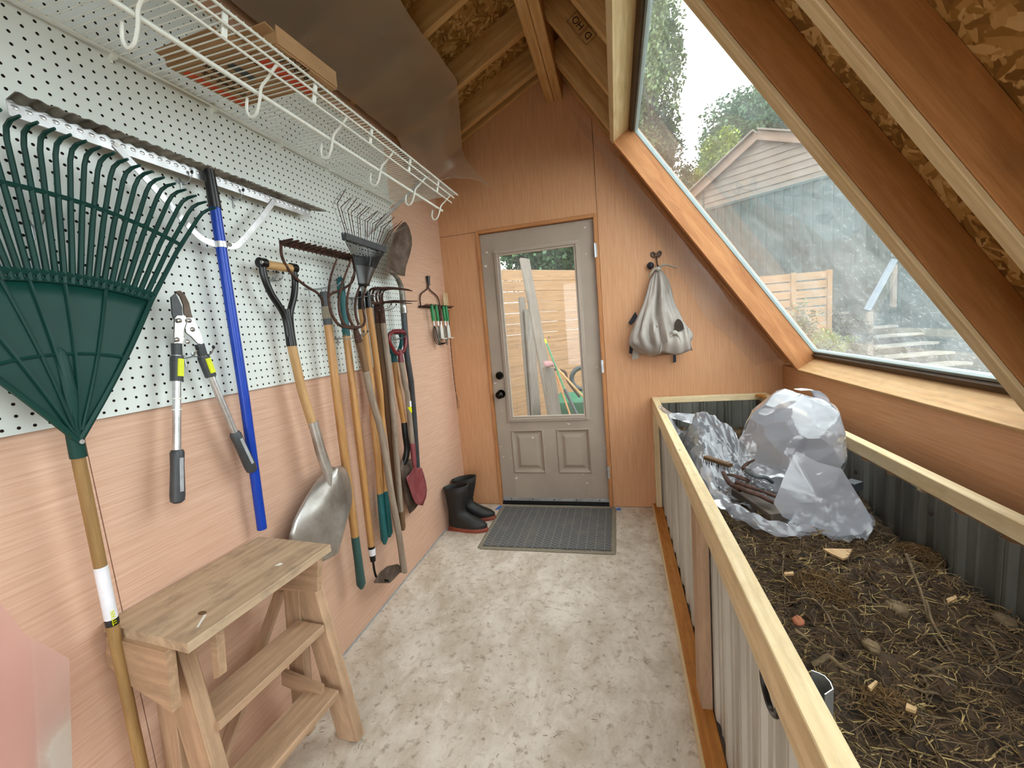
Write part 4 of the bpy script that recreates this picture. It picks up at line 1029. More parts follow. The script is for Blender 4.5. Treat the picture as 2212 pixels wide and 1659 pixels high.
# ------------------------------------------------------------------ hanging plastic films
def film_sheet(name, pts_rows, mat, label, wr=.012, sub=10, seed=0, g='plastic sheet'):
    R_ = [[V(q) for q in r] for r in pts_rows]
    def fn(u, v):
        k = u * (len(R_) - 1); i = min(int(k), len(R_) - 2); fu = k - i
        def row(r): m = v * (len(r) - 1); j = min(int(m), len(r) - 2); return r[j].lerp(r[j + 1], m - j)
        p = row(R_[i]).lerp(row(R_[i + 1]), fu)
        d = noise.noise(p * 4 + V((seed, 0, 0))) * wr + noise.noise(p * 11 + V((0, seed, 0))) * wr * .35
        return p + V((d * .6, 0, d))
    o = B().grid(fn, sub * (len(R_) - 1), sub * 3).obj(name, mat, angle=80)
    return tag(o, label, g)
def T3(x, y, n=-.035): return TP(x, y, n)
film_sheet('vapour_barrier_sheet', [
    [T3(.02, -4.4), T3(.25, -4.4), T3(.5, -4.4), T3(.84, -4.4)],
    [T3(.02, -2.6), T3(.25, -2.6), T3(.5, -2.6), T3(.84, -2.6)],
    [T3(.02, -2.0), T3(.2, -2.0), T3(.35, -1.9), T3(.60, -1.62)],
    [T3(.02, -1.5), T3(.16, -1.4), T3(.30, -1.35), T3(.437, -1.254)],
    [T3(.02, -1.1), T3(.15, -1.08), T3(.30, -1.06), T3(.43, -1.043)],
    [T3(.02, -.8), T3(.15, -.74, -.04), T3(.28, -.68), T3(.437, -.623, -.03)],
    [T3(.02, -.6, -.05), T3(.12, -.56, -.07), T3(.25, -.50, -.06), T3(.36, -.43, -.06)],
    [(.012, -.42, 2.42), (.11, -.40, 2.40), (.24, -.36, 2.46), (.32, -.25, 2.55)],
    [(.012, -.28, 2.30), (.10, -.33, 2.33), (.22, -.33, 2.40), (.36, -.27, 2.46)],
    [(.10, -.33, 2.34), (.17, -.34, 2.36), (.30, -.33, 2.37), (.43, -.30, 2.35)],
    [(.24, -.34, 2.38), (.30, -.34, 2.37), (.42, -.33, 2.31), (.505, -.30, 2.265)]], 'film', 'translucent plastic sheet hanging loose from the rafters above the wire shelf', .02, 8, 3)
film_sheet('vapour_barrier_strip', [[(1.0, -.012, 2.80), (1.08, -.012, 2.62)], [(1.3, -.03, 2.40), (1.36, -.012, 2.19)], [(1.6, -.05, 1.95), (1.58, -.012, 1.78)], [(1.9, -.05, 1.50), (1.80, -.012, 1.36)], [(2.22, -.06, 1.03), (2.10, -.012, .99)]],
           'film_clear', 'narrow strip of clear plastic trailing down the sloping edge of the back wall', .015, 8, 9)
film_sheet('pink_plastic_sheet', [[(0.05,-2.563,0.981), (0.06,-2.656,0.649)], [(0.055,-2.539,0.918), (0.065,-2.611,0.595)], [(0.06,-2.521,0.838), (0.07,-2.565,0.539)], [(0.055,-2.465,0.731), (0.065,-2.51,0.47)]],
           'film_pink', 'pinkish translucent plastic sheet standing against the wall below the leaf rake', .006, 6, 5)

# ------------------------------------------------------------------ grey sack on a hook
def sack():
    h = thing('wall_hook', (1.518, 0, 1.76), 'ornate greenish metal coat hook on the back wall', 'hook')
    b = B()
    for s in (-1, 1):
        b.tube(smoothpts([(1.518, -.006, 1.765), (1.518 + s * .018, -.008, 1.785), (1.518 + s * .03, -.008, 1.78), (1.518 + s * .026, -.008, 1.762), (1.518 + s * .01, -.008, 1.752)], 3), .006, 8)
    b.ell((1.518, -.006, 1.765), (.018, .008, .012), 12, 8); b.obj('scroll_plate', 'rustflat', h)
    B().tube(smoothpts([(1.518, -.012, 1.755), (1.52, -.02, 1.72), (1.521, -.035, 1.69), (1.521, -.06, 1.675), (1.521, -.075, 1.69)], 4), .0045, 8).obj('hook_arm', 'rust', h)
    t = thing('cloth_backpack', (1.52, -.06, 1.68), 'limp grey cloth backpack knotted at the top, hanging on the hook', 'backpack')
    prof = [(1.672, 1.525, .016, .014), (1.64, 1.522, .035, .022), (1.60, 1.522, .055, .03), (1.53, 1.520, .075, .04), (1.45, 1.512, .095, .05), (1.38, 1.505, .125, .06), (1.31, 1.502, .155, .068), (1.25, 1.505, .178, .075),
            (1.20, 1.512, .185, .078), (1.16, 1.515, .17, .07), (1.13, 1.510, .135, .055), (1.112, 1.505, .08, .03)]
    N = 64; rings = []
    for j, (z, cx, w, d) in enumerate(prof):
        R_ = []
        for k in range(N):
            a = 2 * pi * k / N; f = j / (len(prof) - 1)
            amp = .12 * sin(a * 5 + .8 + f * 2.2) + .11 * sin(a * 9 + f * 4) + .08 * sin(a * 15 - f * 5) + .12 * noise.noise(V((cos(a) * 3, sin(a) * 3, f * 7)))
            amp *= (1.5 if j < 9 else .5)
            valley = -.30 * math.exp(-((a - 4.55 - .25 * f) / .11) ** 2) * (1 if j > 2 else .3) - .22 * math.exp(-((a - 5.2) / .09) ** 2) * (1 if j > 7 else 0) - .2 * math.exp(-((a - 4.1 + .2 * f) / .08) ** 2) * (1 if j < 5 else .2)
            q = 1 + amp + valley
            x = cx + cos(a) * w * (1 + .25 * amp) ; y = -.012 - d - sin(a) * d * -1 * q if False else -.014 - d + sin(a) * d * (q if sin(a) < 0 else 1)
            R_.append((x, y, z + .012 * sin(a * 3 + j) * (f > .5) + .006 * noise.noise(V((x * 20, y * 20, z * 20)))))
        rings.append(R_)
    sm = []
    for i in range(len(rings) - 1):
        for s in range(4):
            tt = s / 4; a, b_, c, d = rings[max(i - 1, 0)], rings[i], rings[i + 1], rings[min(i + 2, len(rings) - 1)]
            sm.append([.5 * ((2 * V(b_[k])) + (V(c[k]) - V(a[k])) * tt + (2 * V(a[k]) - 5 * V(b_[k]) + 4 * V(c[k]) - V(d[k])) * tt * tt + (3 * V(b_[k]) - V(a[k]) - 3 * V(c[k]) + V(d[k])) * tt ** 3) for k in range(N)])
    sm.append([V(q) for q in rings[-1]])
    B().sweep(sm).obj('bag_body', 'cloth', t, angle=60)
    # gathered drawstring pocket: a puffed pouch with a dark mouth and knotted cord
    def pouch(u, v):
        a = pi * u; x = 1.60 - cos(a) * lerp(.075, .10, v) ; z = lerp(1.265, 1.12, v) + .012 * sin(u * 9); y = -.15 - .035 * sin(a) * sin(v * pi * .9 + .35) - .006 * sin(u * 26)
        return (x, y, z)
    B().grid(pouch, 30, 10).obj('pocket', 'cloth', t, solid=.003)
    m = []
    for k in range(24):
        a = 2 * pi * k / 24; m.append((1.625 + .028 * cos(a), -.158, 1.275 + .06 * sin(a) * (1 - .2 * cos(a))))
    B().prism(m, (0, .006, 0)).obj('pocket_opening', 'ink', t)
    m = [(1.492, -.147, 1.31), (1.485, -.15, 1.24), (1.50, -.155, 1.19), (1.53, -.158, 1.175), (1.55, -.158, 1.19), (1.52, -.155, 1.205), (1.505, -.15, 1.25)]
    B().prism(m, (0, .006, 0)).obj('side_opening', 'ink', t)
    b = B(); b.tube(smoothpts([(1.55, -.17, 1.20), (1.575, -.178, 1.24), (1.60, -.18, 1.255), (1.615, -.182, 1.235), (1.625, -.18, 1.20), (1.618, -.178, 1.17)], 4), .009, 8)
    b.ell((1.592, -.18, 1.252), (.02, .014, .016), 10, 8); b.obj('drawstring_knot', 'cloth_lt', t)
    for pts, r in (([(1.52, -.06, 1.675), (1.50, -.07, 1.672), (1.475, -.07, 1.645), (1.462, -.065, 1.622)], [.008, .014, .015, .008]), ([(1.525, -.06, 1.672), (1.55, -.07, 1.69), (1.585, -.07, 1.685), (1.62, -.065, 1.668), (1.64, -.06, 1.665)], [.008, .014, .010, .009, .006])):
        p = smoothpts(pts, 3); B().tube(p, [lerp(r[min(int(i / 3), len(r) - 1)], r[min(int(i / 3) + 1, len(r) - 1)], (i % 3) / 3) for i in range(len(p))], 10, flat=.5).obj('tie_end', 'cloth_lt', t)
    B().ell((1.522, -.055, 1.672), (.022, .02, .018), 12, 8).obj('top_knot', 'cloth_lt', t)
    B().ell((1.478, -.03, 1.70), (.022, .016, .02), 12, 8, lambda u, v: 1 + .15 * sin(u * 18)).obj('strap_loop', 'navy', t)
    for pl, m in (([(1.368,-0.02,1.407),(1.319,-0.02,1.337),(1.333,-0.02,1.32),(1.391,-0.02,1.357)], 'navy'), ([(1.329,-0.02,1.235),(1.314,-0.02,1.129),(1.334,-0.02,1.122),(1.354,-0.02,1.217)], 'navy'), ([(1.353,-0.03,1.207),(1.33,-0.03,1.085),(1.374,-0.03,1.088),(1.388,-0.03,1.183)], 'cloth_lt'),
                  ([(1.503,-0.03,1.143),(1.507,-0.03,1.116),(1.542,-0.03,1.1),(1.576,-0.03,1.101),(1.582,-0.03,1.132)], 'navy'), ([(1.601,-0.02,1.119),(1.598,-0.02,1.045),(1.618,-0.02,1.047),(1.617,-0.02,1.118)], 'navy')):
        B().prism(pl, (0, .005, 0)).obj('strap', m, t)
sack()

# ------------------------------------------------------------------ rubber boots
def boot(ox, oy, label, rz=0.):
    t = thing('rubber_boot', (ox, oy, 0), label, 'boot', 'rubber boots by the back wall')
    def P_(x, y, z): c, s = cos(rz), sin(rz); return V((ox + x * c - y * s, oy + x * s + y * c, z))
    rings = []
    #  z, x0 (heel), x1 (front), half width
    secs = [(.024, .0, .285, .047), (.045, -.002, .287, .052), (.07, 0., .272, .05), (.09, .002, .225, .047), (.11, .004, .165, .044), (.135, .006, .135, .042), (.17, .004, .135, .046), (.22, .0, .15, .053), (.27, -.006, .163, .058), (.315, -.012, .172, .06)]
    for z, a, b_, w in secs:
        R_ = []
        for k in range(28):
            th = 2 * pi * k / 28; cx = (a + b_) / 2; L = (b_ - a) / 2; c = cos(th)
            ww = w * (1 if z > .1 else (1 - .18 * max(0, -c) - .05 * abs(c) + .06 * math.exp(-((c - .45) / .3) ** 2)))
            e = .85 if z < .1 else 1
            zz = z + (.012 * c if z > .3 else 0) - (.014 * max(0, c) ** 2 if .06 < z < .1 else 0)
            R_.append(P_(cx + L * math.copysign(abs(c) ** e, c), ww * math.copysign(abs(sin(th)) ** e, sin(th)), zz))
        rings.append(R_)
    def shrink(R_, k, dz): c = sum(R_, V()) / len(R_); return [c + (p - c) * k + V((0, 0, dz)) for p in R_]
    rings += [shrink(rings[-1], .97, .002), shrink(rings[-1], .93, -.004), shrink(rings[-2], .9, -.01), shrink(rings[-3], .88, -.04)]
    B().sweep(rings, True, True).obj('boot_shell', 'rubber', t, angle=70)
    B().tube([p + V((0, 0, .0)) for p in shrink(secs and rings[9], 1.0, .0)], .0035, 6, closed=True).obj('top_rim', 'rubber', t)
    s0 = [shrink(rings[0], 1.03, -.024), shrink(rings[0], 1.06, -.02), shrink(rings[0], 1.05, -.002), shrink(rings[0], 1.0, .004)]
    s = B()
    for Rr in s0:
        for i, p in enumerate(Rr):
            pass
    s.sweep(s0); lab(s.obj('sole', 'redrubber', t), 'rust red rubber sole')
    h = B().prism([P_(.0, -.04, .001), P_(.075, -.043, .001), P_(.075, .043, .001), P_(.0, .04, .001)], (0, 0, .01)); h.obj('heel', 'redrubber', t)
boot(.022, -.415, 'tall black rubber boot with rust red sole, nearer the camera', radians(-4))
boot(.025, -.275, 'tall black rubber boot with rust red sole, partly behind its pair', radians(6))

# ------------------------------------------------------------------ door mat and tape
t = thing('door_mat', (.74, -.33, 0), 'grey herringbone door mat with tan border in front of the door', 'mat')
B().prism([(.335, -.635, .001), (1.14, -.625, .001), (1.14, -.045, .001), (.325, -.05, .001)], (0, 0, .006)).obj('carpet_field', 'mat', t, smooth=False)
b = B()
for p, q in (((.325, -.66), (1.165, -.65)), ((1.155, -.65), (1.155, -.03)), ((1.155, -.035), (.31, -.035)), ((.318, -.04), (.325, -.66))):
    b.tube([V((p[0], p[1], .004)).lerp(V((q[0], q[1], .004)), k / 20) + V((random.uniform(-.001, .001), random.uniform(-.001, .001), 0)) for k in range(21)], .0145, 8, flat=.32)
b.obj('rubber_border', 'mat_border', t)
for k, (pl, l) in enumerate((([(.262, -.10), (.30, -.095), (.30, -.02), (.285, -.02)], 'scrap of blue tape on the floor left of the mat'), ([(1.17, -.06), (1.205, -.065), (1.20, -.02), (1.175, -.02)], 'scrap of blue tape on the floor right of the door frame'))):
    tag(B().prism([(x, y, .0008) for x, y in pl], (0, 0, .0006)).obj('tape_scrap', 'bluetape', smooth=False), l, 'tape', 'blue tape scraps')

# ------------------------------------------------------------------ step stool
def stool():
    t = thing('step_stool', (.18, -2.16, 0), 'weathered wooden step stool with two side steps against the left wall', 'step stool')
    top = B().beam((.182, -2.395, .729), (.182, -1.968, .729), .300, .024, c=.002, go=(.4, 1.3, 0)).obj('top_board', 'stool_top', t)
    lab(B().tube([(.255, -2.31, .7411), (.255, -2.31, .7416)], .012, 14, flat=.6).obj('knot', 'handle_dark', top), 'dark knot')
    lab(B().prism([(.255, -2.105, .7412), (.27, -2.10, .7412), (.272, -2.09, .7412), (.258, -2.088, .7412)], (0, 0, .0006)).obj('paint_spot', 'white', top), 'white paint spot')
    lab(B().prism([(.268, -2.315, .7412), (.273, -2.312, .7412), (.30, -2.35, .7412), (.297, -2.352, .7412)], (0, 0, .0006)).obj('paint_streak', 'white', top), 'white paint streak')
    for s, yo, yi in ((-1, -2.385, -2.347), (1, -1.955, -1.992)):
        pl = [(.06, yo, .7165), (.035, yo, .645), (.09, yo, .607), (.25, yo, .562), (.268, yo, .70), (.268, yo, .7165)] if s < 0 else [(.05, yo, .60), (.07, yo, .717), (.285, yo, .717), (.255, yo, .575), (.07, yo, .555)]
        w_ = B().prism(pl, (0, -.02 * s * -1, 0) if s < 0 else (0, -.02, 0), lambda p: (p.x, p.z, p.y)); w_.obj('apron', 'stool', t, smooth=False)
        # front leg (wide board leaning into the room) and rear leg
        y = -2.34 if s < 0 else -1.952
        B().beam((.175, y, .715), (.262, y - (.0 if s < 0 else -.02), .005), .036, .088, up=(1, 0, .12), c=.002).obj('front_leg', 'stool', t)
        B().beam((.15, y + s * -.0, .70), (.075, y, .004), .034, .066, up=(1, 0, -.12), c=.002).obj('rear_leg', 'stool', t)
    B().tube([(.078, -2.386, .70), (.078, -2.391, .70)], .011, 14).obj('bolt_head', 'zinc', t)
    for z, x in ((.447, .205), (.215, .225)):
        B().beam((x, -2.325, z), (x, -1.975, z), .115, .024, c=.002).obj('step', 'stool', t)
    B().prism([(0.268,-2.31,0.693),(0.291,-2.31,0.702),(0.272,-2.31,0.572),(0.25,-2.31,0.561)], (0, .02, 0)).obj('corner_block', 'stool', t, smooth=False)
    B().beam((.062, -2.32, .05), (.085, -1.965, .55), .012, .04, up=(1, 0, 0), c=.001).obj('diagonal_brace', 'stool', t)
    B().beam((.07, -1.995, .25), (.235, -1.995, .225), .016, .055, c=.001).obj('side_brace', 'stool', t)
    B().beam((.065, -2.32, .3), (.065, -1.97, .3), .012, .045, c=.001).obj('rear_rail', 'stool', t)
    B().prism([(0.074,-2.33,0.543),(0.094,-2.33,0.549),(0.083,-2.33,0.488),(0.067,-2.33,0.487)], (0, .02, 0)).obj('wood_block', 'stool', t, smooth=False)
    t.rotation_euler = (0, 0, radians(-5)); t.location = (.170, -2.150, 0)
stool()

# ------------------------------------------------------------------ raised compost bed
ZT = .814
def bed():
    t = thing('compost_bin', (1.8, -1.8, 0), 'long compost bed framed in pale lumber with corrugated metal sides', 'compost bed')
    ya, yb = -3.9, -.012
    B().box(1.45, 1.488, ya, yb, ZT - .089, ZT, 'y', .002).obj('top_rail', 'bedwood', t)
    B().box(2.12, 2.158, ya, yb, ZT - .05, ZT, 'y', .002).obj('top_rail', 'bedwood', t)
    B().box(1.489, 2.119, -.05, -.012, ZT - .04, ZT, 'x', .002).obj('end_rail', 'bedwood', t)
    B().beam((2.10, -.06, ZT - .006), (2.128, -.13, ZT - .006), .036, .012, c=.001).obj('corner_block', 'bedbase', t)
    B().beam((1.4475, ya, .019), (1.462, yb, .019), .062, .036, c=.002).obj('bottom_plate', 'bedbase', t)
    B().beam((1.412, ya, .019), (1.430, yb, .019), .009, .034, c=.001).obj('edge_strip', 'bedwood', t)
    for y in (-.03, -1.625, -2.95): B().box(1.4495, 1.487, y - .044, y + .044, .038, ZT - .0895, 'z', .002).obj('post', 'bedwood' if y > -1 else 'stool', t)
    for y in (-.03, -1.5, -2.95): B().box(2.1205, 2.157, y - .019, y + .019, .0, ZT - .051, 'z', .002).obj('post', 'bedwood', t)
    # corrugated side sheets: ribs run vertically
    def corr(name, a, b_, n, mat, z0=.03, z1=ZT - .015, per=.15):
        a = V((a[0], a[1], 0)); b_ = V((b_[0], b_[1], 0)); L = (b_ - a).length; k = int(L / per); n = V((n[0], n[1], 0)); bb = B(); pts = []
        for i in range(k + 1):
            for f, d in ((0, 0), (.30, 0), (.33, .004), (.36, 0), (.58, 0), (.66, .012), (.72, .012), (.74, .008), (.76, .012), (.84, .012), (.92, 0)):
                s = (i + f) * per
                if s <= L: pts.append(a + (b_ - a) * (s / L) + n * d)
        base = 0
        for p in pts:
            for z in (z0, z1): bb.v.append((p.x, p.y, z)); bb.g.append(((p - a).length, z * .15, 0))
        bb.f = [(2 * i, 2 * i + 2, 2 * i + 3, 2 * i + 1) for i in range(len(pts) - 1)]
        bb.obj(name, mat, t, solid=.0012, smooth=False)
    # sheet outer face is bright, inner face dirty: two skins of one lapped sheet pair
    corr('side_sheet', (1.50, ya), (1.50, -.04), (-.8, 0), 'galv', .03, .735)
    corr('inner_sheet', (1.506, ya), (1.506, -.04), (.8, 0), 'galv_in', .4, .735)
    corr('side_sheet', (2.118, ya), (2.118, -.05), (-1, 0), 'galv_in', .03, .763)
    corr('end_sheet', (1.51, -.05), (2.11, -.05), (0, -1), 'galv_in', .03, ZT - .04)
    B().tube(arc((1.482, -2.232, .650), .042, 0, 2 * pi, 20, (0, 1, 0), (0, 0, 1))[:-1], .006, 8, closed=True).obj('pull_ring', 'black', t)
    for y, z in ((-1.2, .70), (-1.6, .72), (-2.0, .70)): B().ell((2.104, y, z), (.004, .01, .01), 8, 6).obj('screw', 'ink', t)
bed()

# ------------------------------------------------------------------ compost
def soil_h(x, y):
    return .585 + .055 * noise.noise(V((x * 3.1, y * 3.1, 1))) + .03 * noise.noise(V((x * 9, y * 9, 4))) + .022 * noise.noise(V((x * 26, y * 26, 2))) + .010 * noise.noise(V((x * 70, y * 70, 2)))
b = B(); b.grid(lambda u, v: (lerp(1.512, 2.108, v), lerp(-3.85, -.07, u), soil_h(lerp(1.512, 2.108, v), lerp(-3.85, -.07, u))), 460, 80)
tag(b.obj('compost', 'soilbase', angle=180), 'dark brown compost filling the raised bed', 'compost', kind='stuff')
def straws(name, mat, n, l0, l1, r, label, seed, ymax=-.1, up=.5, lift=.006):
    rnd = random.Random(seed); b = B()
    for k in range(n):
        y = rnd.uniform(-2.95, ymax); x = rnd.uniform(1.53, 2.09); a = rnd.uniform(0, 2 * pi); L = rnd.uniform(l0, l1); el = rnd.uniform(-.15, up) ** 1 * .6
        p = V((x, y, soil_h(x, y) + rnd.uniform(0, lift))); d = V((cos(a), sin(a), el)); q = p + d * L; q.x = min(max(q.x, 1.52), 2.1)
        m = p.lerp(q, .5) + V((rnd.uniform(-.15, .15) * L, rnd.uniform(-.15, .15) * L, rnd.uniform(0, .12) * L))
        m.z = max(m.z, soil_h(m.x, m.y) + .001); q.z = max(q.z, soil_h(q.x, q.y) + .001)
        b.tube([p, m, q], [r, r * rnd.uniform(.7, 1.1), r * .5], 3, cap=False)
    tag(b.obj(name, mat), label, 'straw', kind='stuff')
straws('light_straw', 'straw', 3600, .01, .045, .0012, 'pale straw bits scattered over the compost', 3)
straws('dark_straw', 'strawd', 9000, .015, .06, .0011, 'matted dark stalks covering the compost', 4, lift=.012)
straws('root_fibres', 'twig', 2600, .02, .07, .0007, 'fine root fibres tangled in the compost', 5, lift=.014)
def twig(p, q, r, label, g='twigs on the compost'):
    p, q = V(p), V(q); n = 7; pts = []
    for k in range(n): w = p.lerp(q, k / (n - 1)); w += V((noise.noise(w * 17) * .012, noise.noise(w * 19 + V((3, 0, 0))) * .012, 0)); w.z = soil_h(w.x, w.y) + .012 + .006 * sin(k); pts.append(w)
    pp = smoothpts(pts, 2)
    tag(B().tube(pp, [lerp(r, r * .45, i / (len(pp) - 1)) for i in range(len(pp))], 6).obj('twig', 'twig'), label, 'twig', g)
twig((2.009,-1.65,0.6), (1.887,-2.018,0.6), .0045, 'long forked grey twig pointing away from camera near bed centre')
twig((1.941,-1.858,0.6), (1.901,-2.021,0.6), .004, 'twig branching off beside the long forked one')
twig((1.726,-1.899,0.6), (1.794,-1.95,0.6), .0035, 'dark curved twig left of centre in the bed')
twig((1.695,-1.881,0.6), (1.712,-2.053,0.6), .003, 'thin twig slanting right across the left of the bed')
twig((1.723,-1.591,0.6), (1.61,-1.927,0.6), .0025, 'thin pale twig close to the near rail below the bag')
twig((1.597,-2.105,0.6), (1.705,-2.094,0.6), .006, 'thick brown twig lying crosswise above the metal can')
twig((1.688,-2.16,0.6), (1.698,-2.224,0.6), .0025, 'pale thin twig right of the metal can')
twig((1.775,-2.112,0.6), (1.846,-2.131,0.6), .0035, 'brown twig lying crosswise in the near bed')
twig((1.992,-1.942,0.6), (1.973,-2.055,0.6), .0035, 'twig near the far metal side of the bed')
twig((1.606,-2.006,0.6), (1.668,-2.043,0.6), .004, 'short dark twig beside the near rail')
for k, (pl, l) in enumerate((([(1.809,-1.649,0.615),(1.887,-1.645,0.615),(1.857,-1.691,0.615),(1.838,-1.703,0.615),(1.82,-1.679,0.615)], 'large pale torn wood flake just below the bag'),
                             ([(1.984,-1.86,0.61),(2.014,-1.843,0.61),(2.01,-1.854,0.61),(1.978,-1.876,0.61)], 'small pale wood chip near the far metal side'),
                             ([(1.719,-2.193,0.61),(1.73,-2.201,0.61),(1.723,-2.209,0.61),(1.711,-2.204,0.61)], 'small wood chip in the near part of the bed'),
                             ([(1.672,-2.164,0.61),(1.694,-2.146,0.61),(1.696,-2.149,0.61),(1.674,-2.17,0.61)], 'narrow straw-coloured chip right of the metal can'),
                             ([(1.66,-1.782,0.61),(1.685,-1.775,0.61),(1.682,-1.786,0.61),(1.658,-1.791,0.61)], 'pale sliver of wood near the rail below the bag'))):
    tag(B().prism(pl, (0, .0, .006), lambda p: (p.y, p.x, p.z)).obj('wood_chip', 'chip', smooth=False), l, 'wood chip', 'wood chips on the compost')
lab_ = tag(B().ell((1.621,-1.979,0.61), (.012, .018, .008), 12, 8, lambda u, v: 1 + .2 * sin(u * 14)).obj('clay_shard', plain('terracotta_clay', 'b06a48', .8)), 'small orange clay shard beside the near rail', 'stone')
for q, r, l in (((1.744,-2.032,0.6), .016, 'rounded grey stone in the middle of the bed'), ((1.868,-1.888,0.6), .022, 'brown woody clod in the middle of the bed'), ((2.065,-1.908,0.6), .018, 'dry curled seed husk near the far side')):
    tag(B().ell(q, (r, r * 1.3, r * .7), 14, 10, lambda u, v: 1 + .18 * noise.noise(V((cos(u * 6.28) * 2, sin(u * 6.28) * 2, v * 4)))).obj('clod', 'twig'), l, 'clod')
def root_ball(q, r, l, n, seed):
    rnd = random.Random(seed); b = B(); c = V(q)
    for k in range(n):
        a = rnd.uniform(0, 6.28); b0 = rnd.uniform(.1, 1.4); pts = []
        for j in range(5):
            a += rnd.uniform(-.5, .5); b0 += rnd.uniform(-.3, .3); rr = r * rnd.uniform(.7, 1.05)
            pts.append(c + V((cos(a) * cos(b0) * rr, sin(a) * cos(b0) * rr, sin(b0) * rr * .45)))
        b.tube(pts, .0007, 3, cap=False)
    tag(b.obj('root_ball', plain('root_fibre', '7a5c34', .9, c2='5a4022')), l, 'root ball', kind='stuff')
root_ball((1.742,-1.822,0.59), .085, 'tangled tan root ball in the left of the bed', 260, 1)
root_ball((1.693,-2.181,0.59), .05, 'small tangled root clump in the near bed', 120, 3)
tw = random.Random(21); b = B()
for k in range(40):
    x, y = tw.uniform(1.56, 2.05), tw.uniform(-2.75, -1.55); a = tw.uniform(0, 6.28); L = tw.uniform(.04, .11); r_ = tw.uniform(.0013, .0028); pts = []
    for j in range(5):
        px_, py_ = min(max(x + cos(a) * L * j / 4 + .006 * sin(j * 2 + k), 1.53), 2.09), y + sin(a) * L * j / 4; pts.append((px_, py_, soil_h(px_, py_) + .008))
    b.tube(pts, [r_, r_, r_ * .8, r_ * .7, r_ * .5], 5)
tag(b.obj('loose_twigs', 'twig'), 'short thin brown twigs lying loose all over the compost', 'twigs', kind='stuff')
root_ball((2.073,-1.61,0.58), .075, 'tangled root ball against the far metal side', 220, 2)

# ------------------------------------------------------------------ metal can in the near corner
def can():
    t = thing('metal_box', (1.54, -2.3, .62), 'thin folded sheet metal channel standing behind the near rail', 'metal channel')
    pl = [(1.528,-2.286,0.74),(1.537,-2.29,0.74),(1.544,-2.295,0.74),(1.547,-2.307,0.74),(1.545,-2.321,0.74),(1.528,-2.334,0.74)]
    b = B(); pts = [V(p) for p in pl]
    for p in pts: b.v += [(p.x, p.y, .60), (p.x, p.y, .74)]; b.g += [(p.x, p.y, 0), (p.x, p.y, .14)]
    b.f = [(2 * i, 2 * i + 2, 2 * i + 3, 2 * i + 1) for i in range(len(pts) - 1)]
    b.obj('folded_wall', 'alu', t, solid=.0015, smooth=False)
can()

